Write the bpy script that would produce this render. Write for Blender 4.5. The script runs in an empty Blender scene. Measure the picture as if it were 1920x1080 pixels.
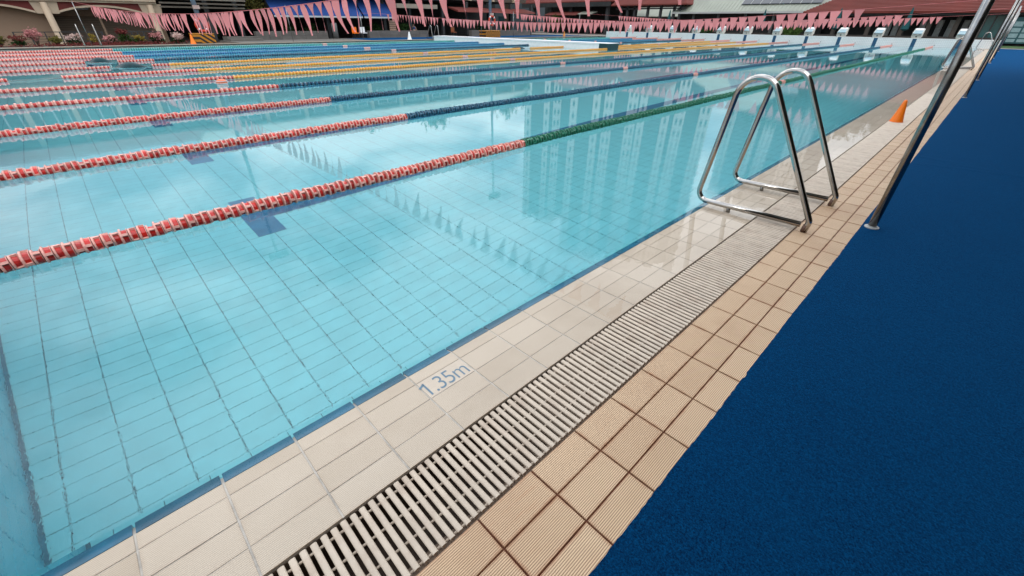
import bpy, math, random
import numpy as np
from mathutils import Matrix, Vector
random.seed(7)
rng = np.random.default_rng(7)
S = bpy.context.scene
COL = S.collection

# ------------------------------------------------------------------ camera
cam_d = bpy.data.cameras.new('camera')
cam_d.sensor_width = 36.0
cam_d.lens = 776.2828 * 36.0 / 1920.0
cam_d.clip_start = 0.05
cam_d.clip_end = 3000
cam = bpy.data.objects.new('camera', cam_d)
COL.objects.link(cam)
RIGHT = (0.69655444, 0.71746184, 0.00777348)
UP = (-0.39193824, 0.37139735, 0.84169379)
FWD = (-0.60099612, 0.58933227, -0.5398992)
CAM = (0.58702214, -0.68435242, 1.35855719)
cam.matrix_world = Matrix(((RIGHT[0], UP[0], -FWD[0], CAM[0]), (RIGHT[1], UP[1], -FWD[1], CAM[1]),
                           (RIGHT[2], UP[2], -FWD[2], CAM[2]), (0, 0, 0, 1)))
S.camera = cam

# ------------------------------------------------------------------ sky, sun, exposure
SUN_EL, SUN_AZ = math.radians(52), math.radians(150)      # azimuth clockwise from +Y
W = bpy.data.worlds.new('World')
S.world = W
W.use_nodes = True
nt = W.node_tree
nt.nodes.clear()
def wn(t, **k):
    n = nt.nodes.new(t)
    for a, b in k.items():
        setattr(n, a, b)
    return n
out = wn('ShaderNodeOutputWorld')
bg = wn('ShaderNodeBackground')
bg.inputs['Strength'].default_value = 0.14
sky = wn('ShaderNodeTexSky', sky_type='NISHITA', sun_disc=False, sun_elevation=SUN_EL, sun_rotation=SUN_AZ)
sky.air_density = 1.2
sky.dust_density = 1.6
tc = wn('ShaderNodeTexCoord')
sep = wn('ShaderNodeSeparateXYZ')
nt.links.new(tc.outputs['Generated'], sep.inputs[0])
zz = wn('ShaderNodeMath', operation='MAXIMUM')
nt.links.new(sep.outputs['Z'], zz.inputs[0]); zz.inputs[1].default_value = 0.0
za = wn('ShaderNodeMath', operation='ADD')
nt.links.new(zz.outputs[0], za.inputs[0]); za.inputs[1].default_value = 0.16
comb = wn('ShaderNodeCombineXYZ')
for i, ax in enumerate('XY'):
    d = wn('ShaderNodeMath', operation='DIVIDE')
    nt.links.new(sep.outputs[ax], d.inputs[0]); nt.links.new(za.outputs[0], d.inputs[1])
    nt.links.new(d.outputs[0], comb.inputs[i])
comb.inputs[2].default_value = 9.89
vr = wn('ShaderNodeVectorRotate', rotation_type='Z_AXIS')
vr.inputs['Angle'].default_value = math.radians(0)
nt.links.new(comb.outputs[0], vr.inputs['Vector'])
cn = wn('ShaderNodeTexNoise')
cn.inputs['Scale'].default_value = 1.15
cn.inputs['Detail'].default_value = 9
cn.inputs['Roughness'].default_value = 0.55
cn.inputs['Distortion'].default_value = 0.25
nt.links.new(vr.outputs[0], cn.inputs['Vector'])
cr = wn('ShaderNodeValToRGB')
cr.color_ramp.elements[0].position = 0.42
cr.color_ramp.elements[1].position = 0.58
nt.links.new(cn.outputs['Fac'], cr.inputs['Fac'])
cmul = wn('ShaderNodeMath', operation='MULTIPLY_ADD')
nt.links.new(cr.outputs['Color'], cmul.inputs[0]); cmul.inputs[1].default_value = 0.82; cmul.inputs[2].default_value = 0.14
cn2 = wn('ShaderNodeTexNoise')
cn2.inputs['Scale'].default_value = 2.3
cn2.inputs['Detail'].default_value = 6
nt.links.new(vr.outputs[0], cn2.inputs['Vector'])
cc = wn('ShaderNodeMix', data_type='RGBA')
nt.links.new(cn2.outputs['Fac'], cc.inputs[0])
cc.inputs[6].default_value = (8.2, 8.9, 9.8, 1)
cc.inputs[7].default_value = (19.0, 19.2, 19.4, 1)
mx = wn('ShaderNodeMix', data_type='RGBA')
nt.links.new(cmul.outputs[0], mx.inputs[0])
nt.links.new(sky.outputs[0], mx.inputs[6])
cie = wn('ShaderNodeMath', operation='MULTIPLY_ADD')          # overcast sky: zenith about three times the horizon
nt.links.new(zz.outputs[0], cie.inputs[0]); cie.inputs[1].default_value = 1.5; cie.inputs[2].default_value = 0.42
csc = wn('ShaderNodeVectorMath', operation='SCALE')
nt.links.new(cc.outputs[2], csc.inputs[0]); nt.links.new(cie.outputs[0], csc.inputs['Scale'])
nt.links.new(csc.outputs[0], mx.inputs[7])
nt.links.new(mx.outputs[2], bg.inputs['Color'])
nt.links.new(bg.outputs[0], out.inputs['Surface'])

sun_d = bpy.data.lights.new('sun', 'SUN')
sun_d.energy = 0.6
sun_d.angle = math.radians(16)
sun_d.color = (1.0, 0.95, 0.88)
sun = bpy.data.objects.new('sun', sun_d)
COL.objects.link(sun)
sd = Vector((math.sin(SUN_AZ) * math.cos(SUN_EL), math.cos(SUN_AZ) * math.cos(SUN_EL), math.sin(SUN_EL)))
sun.rotation_euler = sd.to_track_quat('Z', 'Y').to_euler()
sun.location = (20, -30, 40)

S.view_settings.view_transform = 'Standard'
S.view_settings.look = 'None'
S.view_settings.exposure = -0.05
S.view_settings.gamma = 1.0
S.view_settings.use_curve_mapping = False
S.render.engine = 'CYCLES'
cy = S.cycles
cy.use_denoising = True
try:
    cy.denoiser = 'OPENIMAGEDENOISE'
except Exception:
    pass
cy.max_bounces = 12
cy.diffuse_bounces = 4
cy.glossy_bounces = 5
cy.transmission_bounces = 8
cy.transparent_max_bounces = 8
cy.caustics_reflective = False
cy.caustics_refractive = True
cy.sample_clamp_indirect = 8.0
cy.use_adaptive_sampling = True
cy.adaptive_threshold = 0.012

# ------------------------------------------------------------------ materials
def lin(r, g, b):
    f = lambda c: (c / 255 / 12.92) if c / 255 <= 0.04045 else ((c / 255 + 0.055) / 1.055) ** 2.4
    return (f(r) * .74, f(g) * .74, f(b) * .74)
MATS = {}
class N:
    """small node helper"""
    def __init__(s, m):
        s.m = m; s.t = m.node_tree
    def new(s, t, **k):
        n = s.t.nodes.new(t)
        for a, b in k.items(): setattr(n, a, b)
        return n
    def link(s, a, b): s.t.links.new(a, b)
    def math(s, op, a, b=None, c=None, clamp=False):
        n = s.new('ShaderNodeMath', operation=op); n.use_clamp = clamp
        for i, v in enumerate((a, b, c)):
            if v is None: continue
            if isinstance(v, (int, float)): n.inputs[i].default_value = v
            else: s.link(v, n.inputs[i])
        return n.outputs[0]
    def mix(s, fac, a, b, blend='MIX'):
        n = s.new('ShaderNodeMix', data_type='RGBA', blend_type=blend)
        for i, v in ((0, fac), (6, a), (7, b)):
            if isinstance(v, (int, float)): n.inputs[i].default_value = v
            elif isinstance(v, tuple): n.inputs[i].default_value = (*v[:3], 1)
            else: s.link(v, n.inputs[i])
        return n.outputs[2]
    def noise(s, vec, scale, detail=4, rough=.55, dist=0):
        n = s.new('ShaderNodeTexNoise')
        n.inputs['Scale'].default_value = scale; n.inputs['Detail'].default_value = detail
        n.inputs['Roughness'].default_value = rough; n.inputs['Distortion'].default_value = dist
        if vec is not None: s.link(vec, n.inputs['Vector'])
        return n.outputs['Fac']
    def pos(s, sc=(1, 1, 1), off=(0, 0, 0)):
        g = s.new('ShaderNodeNewGeometry')
        mp = s.new('ShaderNodeMapping')
        mp.inputs['Scale'].default_value = sc; mp.inputs['Location'].default_value = off
        s.link(g.outputs['Position'], mp.inputs['Vector'])
        return mp.outputs[0]
    def xyz(s):
        g = s.new('ShaderNodeNewGeometry'); q = s.new('ShaderNodeSeparateXYZ')
        s.link(g.outputs['Position'], q.inputs[0]); return q.outputs
    def ramp(s, fac, p0, p1):
        n = s.new('ShaderNodeMapRange'); n.inputs[1].default_value = p0; n.inputs[2].default_value = p1
        s.link(fac, n.inputs[0]); return n.outputs[0]
    def objrand(s):
        return s.new('ShaderNodeObjectInfo').outputs['Random']
def base_mat(name):
    m = bpy.data.materials.new(name); m.use_nodes = True
    b = m.node_tree.nodes['Principled BSDF']
    return m, N(m), b
def mat(name, col, rough=.55, var=.18, scale=6, bump=0.0, bscale=60, metal=0.0, spec=None, sheen=0, objvar=0.0, dirt=None, dscale=2.0):
    if name in MATS: return MATS[name]
    m, n, b = base_mat(name)
    p = n.pos()
    f = n.noise(p, scale, 5)
    lo = tuple(c * (1 - var) for c in col); hi = tuple(min(1, c * (1 + var)) for c in col)
    c = n.mix(n.ramp(f, .3, .7), lo, hi)
    if dirt:
        c = n.mix(n.math('MULTIPLY', n.ramp(n.noise(p, dscale, 6, .65), .5, .75), .6), c, dirt)
    if objvar:
        r = n.objrand()
        k = n.math('MULTIPLY_ADD', r, 2 * objvar, 1 - objvar)
        vm = n.new('ShaderNodeVectorMath', operation='SCALE'); n.link(c, vm.inputs[0]); n.link(k, vm.inputs['Scale']); c = vm.outputs[0]
    n.link(c, b.inputs['Base Color'])
    b.inputs['Roughness'].default_value = rough
    b.inputs['Metallic'].default_value = metal
    if spec is not None: b.inputs['Specular IOR Level'].default_value = spec
    if sheen:
        b.inputs['Sheen Weight'].default_value = sheen
    if bump:
        bp = n.new('ShaderNodeBump'); bp.inputs['Strength'].default_value = 1; bp.inputs['Distance'].default_value = bump
        n.link(n.noise(p, bscale, 4), bp.inputs['Height']); n.link(bp.outputs[0], b.inputs['Normal'])
    MATS[name] = m
    return m

def ribbed_tile(name, c0, c1, groove, stain, rough, relief=.0012, amount=.55):
    """glazed anti-slip tile: fine ridges along Y, grime kept in the grooves"""
    m, n, b = base_mat(name)
    x, y, z = n.xyz()
    ph = n.math('MULTIPLY', x, 2 * math.pi / 0.0068)
    w = n.math('MULTIPLY_ADD', n.math('SINE', ph), .5, .5)
    r = n.objrand()
    c = n.mix(r, c0, c1)
    p = n.pos()
    c = n.mix(n.ramp(n.noise(p, 9, 5), .35, .7), c, n.mix(.5, c, c0))
    g = n.math('MULTIPLY', n.ramp(w, .42, .0), amount)
    c = n.mix(g, c, groove)
    ps = n.pos((1, .12, 1))
    st = n.math('MULTIPLY', n.ramp(n.noise(ps, 34, 5, .7), .56, .78), n.ramp(n.noise(p, 3.2, 3), .42, .65))
    st = n.math('MULTIPLY', st, n.ramp(w, .75, .1))
    c = n.mix(st, c, stain)
    # rust-brown seepage from the joints onto the tile margins
    tcn = n.new('ShaderNodeTexCoord'); sp = n.new('ShaderNodeSeparateXYZ'); n.link(tcn.outputs['Generated'], sp.inputs[0])
    ex = n.math('MINIMUM', sp.outputs[0], n.math('SUBTRACT', 1, sp.outputs[0]))
    ey = n.math('MULTIPLY', n.math('MINIMUM', sp.outputs[1], n.math('SUBTRACT', 1, sp.outputs[1])), 2)
    eg_ = n.ramp(n.math('MINIMUM', ex, ey), .10, .0)
    c = n.mix(n.math('MULTIPLY', n.math('MULTIPLY', eg_, n.ramp(n.noise(p, 11, 4), .38, .68)), amount * .7), c, stain)
    bl = n.math('MULTIPLY', n.ramp(n.noise(p, 2.1, 5, .6), .5, .75), .22)
    c = n.mix(bl, c, tuple(v * .72 for v in stain))
    n.link(c, b.inputs['Base Color'])
    b.inputs['Roughness'].default_value = rough
    bp = n.new('ShaderNodeBump'); bp.inputs['Strength'].default_value = .8; bp.inputs['Distance'].default_value = relief
    n.link(w, bp.inputs['Height']); n.link(bp.outputs[0], b.inputs['Normal'])
    MATS[name] = m
    return m

deck_tile_m = ribbed_tile('ribbed_beige_tile', lin(250, 216, 176), lin(232, 196, 156), lin(112, 74, 50), lin(170, 100, 54), .5, amount=.85)
cop_tile_m = ribbed_tile('pale_coping_tile', lin(230, 212, 190), lin(214, 194, 170), lin(150, 132, 116), lin(190, 164, 138), .6, .0005, .5)
deck_grout_m = mat('brown_grout', lin(110, 62, 40), .9, .35, 14, dirt=lin(150, 84, 46), dscale=4)
cop_grout_m = mat('pale_grout', lin(206, 198, 188), .9, .2, 20, dirt=lin(120, 108, 96), dscale=6)
blue_tile_m = mat('deep_blue_tile', lin(0, 96, 128), .25, .25, 10, objvar=.18)
grate_m = mat('cream_plastic', lin(224, 208, 188), .5, .07, 20, objvar=.05, dirt=lin(178, 150, 128), dscale=9)
gutter_m = mat('dark_gutter', lin(92, 76, 62), .7, .4, 6)
steel_m = mat('brushed_steel', (.46, .445, .42), .11, .06, 30, metal=1)
steel_dull_m = mat('weathered_steel', (.30, .305, .30), .24, .2, 12, metal=1, dirt=lin(120, 84, 58), dscale=8)
rust_m = mat('rust_stained_steel', lin(112, 84, 70), .55, .3, 40, metal=.3)
orange_m = mat('orange_plastic', (.92, .20, .004), .42, .05, 10)
white_m = mat('white_paint', (.78, .78, .77), .5, .06, 5)
navy_m = mat('navy_plastic', lin(10, 44, 74), .3, .2, 30, objvar=.2)
navyrim_m = mat('navy_rim_plastic', lin(52, 112, 140), .3, .2, 30, objvar=.1)
red_m = mat('red_plastic', lin(216, 42, 32), .3, .22, 30, objvar=.22)
redrim_m = mat('pink_rim_plastic', lin(250, 182, 168), .35, .1, 30, objvar=.1)
green_m = mat('green_plastic', lin(4, 82, 62), .3, .2, 30, objvar=.2)
greenrim_m = mat('green_rim_plastic', lin(52, 138, 108), .35, .15, 30)
yel_m = mat('yellow_plastic', lin(255, 160, 32), .35, .12, 30, objvar=.1)
yelrim_m = mat('yellow_rim_plastic', lin(255, 194, 96), .35, .1, 30)
blue_m = mat('blue_plastic', lin(8, 84, 150), .35, .2, 30)
bluerim_m = mat('blue_rim_plastic', lin(70, 150, 190), .35, .1, 30)
teal_m = mat('teal_plastic', lin(14, 128, 128), .35, .2, 30)
tealrim_m = mat('teal_rim_plastic', lin(120, 205, 200), .35, .1, 30)
palemark_m = mat('pale_pink_plastic', lin(236, 206, 206), .4, .06, 30)

# pool tiles
FX0, FY0, PX, PY, FZ = -1.55, -1.47, 0.122, 0.25, -1.20
POOL_C = (0.14, 0.56, 0.63)
WALL_C = (0.03, 0.40, 0.52)
pool_tile_m = mat('pale_cyan_pool_tile', POOL_C, .3, .06, 5, objvar=.03)
pool_wall_tile_m = mat('cyan_wall_glaze', WALL_C, .3, .06, 5, objvar=.03)
pool_grout_m = mat('dark_teal_grout', (.008, .145, .21), .8, .2, 20)
lane_mark_m = mat('navy_pool_tile', (.0005, .14, .27), .3, .15, 8)
def grid_mat(name, axes, tile, grout, rough=.3):
    m, n, b = base_mat(name)
    q = n.xyz()
    fac = None
    for ax, pitch, off, wd in axes:
        fr = n.math('FRACT', n.math('DIVIDE', n.math('SUBTRACT', q[ax], off - 200 * pitch), pitch))
        ed = n.math('LESS_THAN', n.math('ABSOLUTE', n.math('SUBTRACT', fr, .5)), wd / pitch / 2)
        fac = ed if fac is None else n.math('MAXIMUM', fac, ed)
    p = n.pos()
    c = n.mix(n.ramp(n.noise(p, 1.3, 4), .3, .7), tuple(v * .94 for v in tile), tuple(min(1, v * 1.06) for v in tile))
    n.link(n.mix(fac, c, grout), b.inputs['Base Color'])
    b.inputs['Roughness'].default_value = rough
    MATS[name] = m
    return m
pool_far_m = grid_mat('cyan_pool_tile_field', ((1, PY, FY0 + PY / 2, .005), (0, PX, FX0 + PX / 2, .0035)), POOL_C, (.008, .145, .21))
pool_wall_x_m = grid_mat('cyan_wall_tile', ((1, PY, FY0 + PY / 2, .005), (2, PX, .06, .004)), WALL_C, (.008, .145, .21))
mosaic_m = grid_mat('white_mosaic_tile', ((0, .12, 0, .010), (2, .12, .06, .010)), (.70, .71, .70), (.40, .43, .44), .3)

# water
def water_mat():
    m, n, b = base_mat('pool_water')
    b.inputs['Base Color'].default_value = (1, 1, 1, 1)
    b.inputs['Roughness'].default_value = 0.0
    b.inputs['IOR'].default_value = 1.333
    b.inputs['Transmission Weight'].default_value = 1.0
    q = n.xyz()
    g0 = n.new('ShaderNodeNewGeometry'); mpr = n.new('ShaderNodeMapping'); mpr.vector_type = 'POINT'
    mpr.inputs['Rotation'].default_value = (0, 0, math.radians(-52)); mpr.inputs['Scale'].default_value = (.38, 1, 1)
    n.link(g0.outputs['Position'], mpr.inputs['Vector'])
    p1 = n.noise(mpr.outputs[0], 85, 2, .5, .5)
    p2 = n.noise(n.pos((1, .7, 1)), 7.5, 2, .5, .3)
    p3 = n.noise(n.pos(), .7, 2)
    near = n.ramp(q[0], -2.3, -.8)                       # ripples lapping at the overflow edge
    patch = n.ramp(p3, .35, .65)
    h1 = n.math('MULTIPLY', p1, n.math('MULTIPLY_ADD', near, .00017, n.math('MULTIPLY_ADD', patch, .00006, .00004)))
    h2 = n.math('MULTIPLY', p2, n.math('MULTIPLY_ADD', near, .0003, .0002))
    bp = n.new('ShaderNodeBump'); bp.inputs['Strength'].default_value = 1; bp.inputs['Distance'].default_value = 1
    n.link(n.math('ADD', h1, h2), bp.inputs['Height']); n.link(bp.outputs[0], b.inputs['Normal'])
    MATS['pool_water'] = m
    return m
water_m = water_mat()
def film_mat():
    # a few millimetres of water running over the coping: too thin to bend light noticeably
    m, n, b = base_mat('water_film')
    n.t.nodes.remove(b)
    o = n.t.nodes['Material Output']
    q = n.xyz()
    p1 = n.noise(n.pos((1, .55, 1)), 26, 3, .5, .4)
    p2 = n.noise(n.pos((1, .7, 1)), 5.5, 2, .5, .3)
    bp = n.new('ShaderNodeBump'); bp.inputs['Strength'].default_value = 1; bp.inputs['Distance'].default_value = 1
    n.link(n.math('ADD', n.math('MULTIPLY', p1, .00016), n.math('MULTIPLY', p2, .0006)), bp.inputs['Height'])
    fr = n.new('ShaderNodeFresnel'); geo = n.new('ShaderNodeNewGeometry')
    n.link(n.math('MULTIPLY_ADD', geo.outputs['Backfacing'], 1 / 1.333 - 1.333, 1.333), fr.inputs['IOR'])
    n.link(bp.outputs[0], fr.inputs['Normal'])
    t = n.new('ShaderNodeBsdfTransparent'); t.inputs[0].default_value = (.97, .98, .98, 1)
    gl = n.new('ShaderNodeBsdfGlossy'); gl.inputs['Roughness'].default_value = .02
    n.link(bp.outputs[0], gl.inputs['Normal'])
    mx_ = n.new('ShaderNodeMixShader')
    n.link(fr.outputs[0], mx_.inputs[0]); n.link(t.outputs[0], mx_.inputs[1]); n.link(gl.outputs[0], mx_.inputs[2]); n.link(mx_.outputs[0], o.inputs[0])
    MATS['water_film'] = m
    return m
film_m = film_mat()

def carpet_mat():
    m, n, b = base_mat('blue_carpet')
    p = n.pos()
    f1 = n.noise(p, 190, 4, .75)
    f2 = n.noise(p, 60, 4, .6)
    f3 = n.noise(p, 1.6, 3)
    c = n.mix(n.ramp(f1, .40, .62), (.0004, .010, .038), (.001, .056, .160))
    c = n.mix(n.math('MULTIPLY', n.ramp(f2, .4, .7), .35), c, (.0006, .015, .058))
    c = n.mix(n.math('MULTIPLY', n.ramp(f3, .4, .7), .25), c, (.0006, .036, .108))
    n.link(c, b.inputs['Base Color'])
    b.inputs['Roughness'].default_value = .95
    b.inputs['Specular IOR Level'].default_value = .03
    b.inputs['Sheen Weight'].default_value = .2
    b.inputs['Sheen Tint'].default_value = (.03, .36, .9, 1)
    bp = n.new('ShaderNodeBump'); bp.inputs['Strength'].default_value = .9; bp.inputs['Distance'].default_value = .004
    n.link(n.math('ADD', f1, f2), bp.inputs['Height']); n.link(bp.outputs[0], b.inputs['Normal'])
    MATS['blue_carpet'] = m
    return m
carpet_m = carpet_mat()
hem_m = mat('pale_carpet_hem', lin(170, 166, 160), .9, .2, 40)

def flag_mat(name, col):
    m, n, b = base_mat(name)
    n.t.nodes.remove(b)
    o = n.t.nodes['Material Output']
    d = n.new('ShaderNodeBsdfDiffuse'); t = n.new('ShaderNodeBsdfTranslucent'); mx_ = n.new('ShaderNodeMixShader')
    r = n.objrand()
    c = n.mix(r, tuple(v * .86 for v in col), tuple(min(1, v * 1.1) for v in col))
    n.link(c, d.inputs[0]); n.link(c, t.inputs[0]); mx_.inputs[0].default_value = .35
    n.link(d.outputs[0], mx_.inputs[1]); n.link(t.outputs[0], mx_.inputs[2]); n.link(mx_.outputs[0], o.inputs[0])
    MATS[name] = m
    return m
flag_m = flag_mat('pink_flag_cloth', lin(255, 164, 164))
def leaf_mat(name, c0, c1):
    m, n, b = base_mat(name)
    n.t.nodes.remove(b)
    o = n.t.nodes['Material Output']
    d = n.new('ShaderNodeBsdfDiffuse'); t = n.new('ShaderNodeBsdfTranslucent'); mx_ = n.new('ShaderNodeMixShader')
    c = n.mix(n.ramp(n.noise(n.pos(), 3.5, 4), .3, .7), c0, c1)
    n.link(c, d.inputs[0]); n.link(c, t.inputs[0]); mx_.inputs[0].default_value = .25
    n.link(d.outputs[0], mx_.inputs[1]); n.link(t.outputs[0], mx_.inputs[2]); n.link(mx_.outputs[0], o.inputs[0])
    MATS[name] = m
    return m
leaf_green_m = leaf_mat('green_leaf', (.03, .07, .02), (.08, .13, .035))
leaf_dark_m = leaf_mat('dark_leaf', (.015, .04, .015), (.04, .075, .025))
leaf_olive_m = leaf_mat('olive_leaf', (.09, .09, .03), (.2, .17, .05))
leaf_yel_m = leaf_mat('yellow_leaf', (.2, .15, .03), (.34, .25, .06))
leaf_red_m = leaf_mat('maroon_leaf', (.12, .03, .03), (.24, .07, .06))
blossom_m = leaf_mat('pink_blossom', (.48, .2, .2), (.66, .34, .32))
blossom_pale_m = leaf_mat('pale_blossom', (.6, .42, .38), (.72, .56, .5))
bark_m = mat('bark', (.07, .05, .035), .9, .3, 20)

# setting
concrete_m = mat('grey_concrete', lin(120, 116, 110), .85, .15, 2, .003, 30)
paving_m = mat('grey_paving', lin(150, 144, 136), .85, .15, 1.5)
leftkerb_m = mat('beige_kerb', lin(172, 158, 142), .7, .12, 4)
soil_m = mat('brown_soil', (.07, .045, .03), .95, .4, 5, .03, 12)
cream_m = mat('cream_render', lin(206, 184, 158), .8, .06, 1.5)
beige_m = mat('beige_wall', lin(168, 140, 116), .85, .06, .8)
maroon_m = mat('maroon_panel', lin(112, 36, 30), .75, .15, 2)
shutter_m = mat('brown_shutter', lin(112, 94, 76), .6, .08, 3)
dark_m = mat('dark_interior', (.018, .02, .02), .8, .4, 1.2)
darkpost_m = mat('charcoal_post', lin(56, 58, 60), .6, .15, 3)
beam_m = mat('grey_beam', lin(132, 122, 110), .7, .08, 3)
bluecanvas_m = mat('blue_canvas', lin(12, 66, 138), .8, .1, 2)
whitetrim_m = mat('white_trim', lin(200, 208, 212), .6, .05, 3)
redroof_m = mat('red_roof_tile', lin(116, 44, 34), .8, .2, .7, dirt=lin(84, 36, 28), dscale=.35)
metalroof_m = mat('pale_green_metal_roof', lin(158, 164, 150), .5, .1, .6)
solar_m = mat('solar_cell', lin(52, 58, 68), .3, .1, 3)
alu_m = mat('aluminium', lin(190, 192, 190), .4, .05, 5)
teal_cloth_m = mat('teal_umbrella_cloth', lin(12, 84, 88), .85, .12, 5)
upwall_m = mat('brown_upper_wall', lin(98, 84, 74), .85, .1, 1)
palewall_m = mat('pale_facade', lin(160, 156, 150), .8, .06, 1)
glass_m = mat('dark_glass', (.02, .05, .06), .08, .1, 2)
tealglass_m = mat('teal_glass', (.02, .09, .09), .15, .15, 1)
mast_m = mat('blue_grey_mast_paint', lin(128, 146, 164), .5, .08, 4)
buoy_m = mat('orange_red_buoy', lin(226, 74, 44), .5, .08, 8)
tower_m = mat('pale_tower_render', lin(220, 220, 216), .8, .04, .1)
tower2_m = mat('grey_tower_render', lin(84, 96, 102), .8, .06, .1)
block_m = mat('white_block_plastic', lin(208, 206, 196), .5, .06, 6)
blocktop_m = mat('pale_blue_block_pad', lin(152, 182, 192), .6, .08, 6)
grass_m = mat('lawn', (.04, .09, .02), .95, .3, 8, .05, 30)
stripe_blue_m = mat('navy_mosaic', lin(14, 82, 118), .35, .15, 10)
hazy_m = None
def hazard_mat(name, kind):
    m, n, b = base_mat(name)
    x, y, z = n.xyz()
    if kind == 'chevron':       # V pattern round the centre
        v = n.math('ADD', n.math('MULTIPLY', n.math('ABSOLUTE', n.math('SUBTRACT', y, 32.9)), 1.05), z)
        v = n.math('MULTIPLY', v, 1)
    else:
        v = n.math('ADD', n.math('MULTIPLY', n.math('MAXIMUM', n.math('SUBTRACT', y, 6.80), 0), .75), z)
    fr = n.math('FRACT', n.math('DIVIDE', n.math('ADD', v, 8), .30))
    st = n.math('GREATER_THAN', fr, .5)
    n.link(n.mix(st, lin(214, 140, 30), (.015, .012, .01)), b.inputs['Base Color'])
    b.inputs['Roughness'].default_value = .55
    MATS[name] = m
    return m
haz1_m = hazard_mat('hazard_stripes', 'diag')
haz2_m = hazard_mat('hazard_chevrons', 'chevron')

# ------------------------------------------------------------------ geometry helpers
class G:
    def __init__(s): s.v = []; s.f = []; s.m = []
    def add(s, vs, fs, mi=0):
        o = len(s.v); s.v += [tuple(v) for v in vs]; s.f += [tuple(i + o for i in f) for f in fs]; s.m += [mi] * len(fs)
        return s
    def box(s, x0, x1, y0, y1, z0, z1, mi=0):
        return s.add([(x0, y0, z0), (x1, y0, z0), (x1, y1, z0), (x0, y1, z0), (x0, y0, z1), (x1, y0, z1), (x1, y1, z1), (x0, y1, z1)],
                     [(0, 3, 2, 1), (4, 5, 6, 7), (0, 1, 5, 4), (1, 2, 6, 5), (2, 3, 7, 6), (3, 0, 4, 7)], mi)
    def chamfer(s, x0, x1, y0, y1, z0, z1, c, mi=0):
        return s.add([(x0, y0, z0), (x1, y0, z0), (x1, y1, z0), (x0, y1, z0), (x0, y0, z1 - c), (x1, y0, z1 - c), (x1, y1, z1 - c), (x0, y1, z1 - c),
                      (x0 + c, y0 + c, z1), (x1 - c, y0 + c, z1), (x1 - c, y1 - c, z1), (x0 + c, y1 - c, z1)],
                     [(8, 9, 10, 11), (0, 1, 5, 4), (1, 2, 6, 5), (2, 3, 7, 6), (3, 0, 4, 7), (4, 5, 9, 8), (5, 6, 10, 9), (6, 7, 11, 10), (7, 4, 8, 11)], mi)
    def tube(s, pts, r, n=8, mi=0, cap=True):
        P = [Vector(p) for p in pts]; rings = []
        u = None
        for i, p in enumerate(P):
            d = (P[min(i + 1, len(P) - 1)] - P[max(i - 1, 0)]).normalized()
            if u is None:
                a = Vector((0, 0, 1)) if abs(d.z) < .9 else Vector((1, 0, 0))
                u = (a - d * a.dot(d)).normalized()
            else:
                u = (u - d * u.dot(d)).normalized()
            w = d.cross(u)
            rr = r[i] if isinstance(r, (list, tuple)) else r
            rings.append([p + u * (rr * math.cos(2 * math.pi * k / n)) + w * (rr * math.sin(2 * math.pi * k / n)) for k in range(n)])
        vs = [v for ring in rings for v in ring]
        fs = [(i * n + k, i * n + (k + 1) % n, (i + 1) * n + (k + 1) % n, (i + 1) * n + k) for i in range(len(P) - 1) for k in range(n)]
        if cap:
            fs += [tuple(range(n - 1, -1, -1)), tuple((len(P) - 1) * n + k for k in range(n))]
        return s.add(vs, fs, mi)
    def lathe(s, c, prof, n=16, mi=0):
        vs = [(c[0] + r * math.cos(2 * math.pi * k / n), c[1] + r * math.sin(2 * math.pi * k / n), c[2] + z) for r, z in prof for k in range(n)]
        fs = [(i * n + k, i * n + (k + 1) % n, (i + 1) * n + (k + 1) % n, (i + 1) * n + k) for i in range(len(prof) - 1) for k in range(n)]
        fs += [tuple(range(n - 1, -1, -1)), tuple((len(prof) - 1) * n + k for k in range(n))]
        return s.add(vs, fs, mi)
    def prism(s, poly, axis, a, b, mi=0):
        """poly: 2D points in the two other axes, extruded along axis (0 X, 1 Y, 2 Z) from a to b"""
        def mk(p, t):
            q = [0, 0, 0]; o = [i for i in range(3) if i != axis]
            q[axis] = t; q[o[0]] = p[0]; q[o[1]] = p[1]; return tuple(q)
        n = len(poly)
        vs = [mk(p, a) for p in poly] + [mk(p, b) for p in poly]
        fs = [tuple(range(n)), tuple(range(2 * n - 1, n - 1, -1))] + [(i, i + n, (i + 1) % n + n, (i + 1) % n) for i in range(n)]
        return s.add(vs, fs, mi)
ORG = {}
def mesh_of(g, name, mats, org=(0, 0, 0), smooth=False):
    me = bpy.data.meshes.new(name)
    o = np.array(org, float)
    vs = (np.array(g.v, float) - o) if len(g.v) else np.zeros((0, 3))
    me.from_pydata(vs.tolist(), [], g.f)
    for m in (mats if isinstance(mats, (list, tuple)) else [mats]): me.materials.append(m)
    if any(g.m): me.polygons.foreach_set('material_index', g.m)
    if smooth: me.polygons.foreach_set('use_smooth', [True] * len(me.polygons))
    me.update()
    return me
def fixn(me):
    import bmesh
    bm = bmesh.new(); bm.from_mesh(me); bmesh.ops.recalc_face_normals(bm, faces=bm.faces); bm.to_mesh(me); bm.free()
def build(g, name, mats, parent=None, org=None, smooth=False, kind=None, fix=True):
    """one mesh object; vertices given in world coordinates"""
    if parent is not None:
        o = ORG[parent.name]
        o = o if org is None else org
    else:
        o = org or (0, 0, 0)
    me = mesh_of(g, name, mats, o, smooth)
    if fix: fixn(me)
    ob = bpy.data.objects.new(name, me)
    COL.objects.link(ob)
    if parent is not None:
        ob.parent = parent; po = ORG[parent.name]; ob.location = tuple(o[i] - po[i] for i in range(3))
    else:
        ob.location = o
    ORG[ob.name] = tuple(o)
    if kind: ob['kind'] = kind
    return ob
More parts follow.
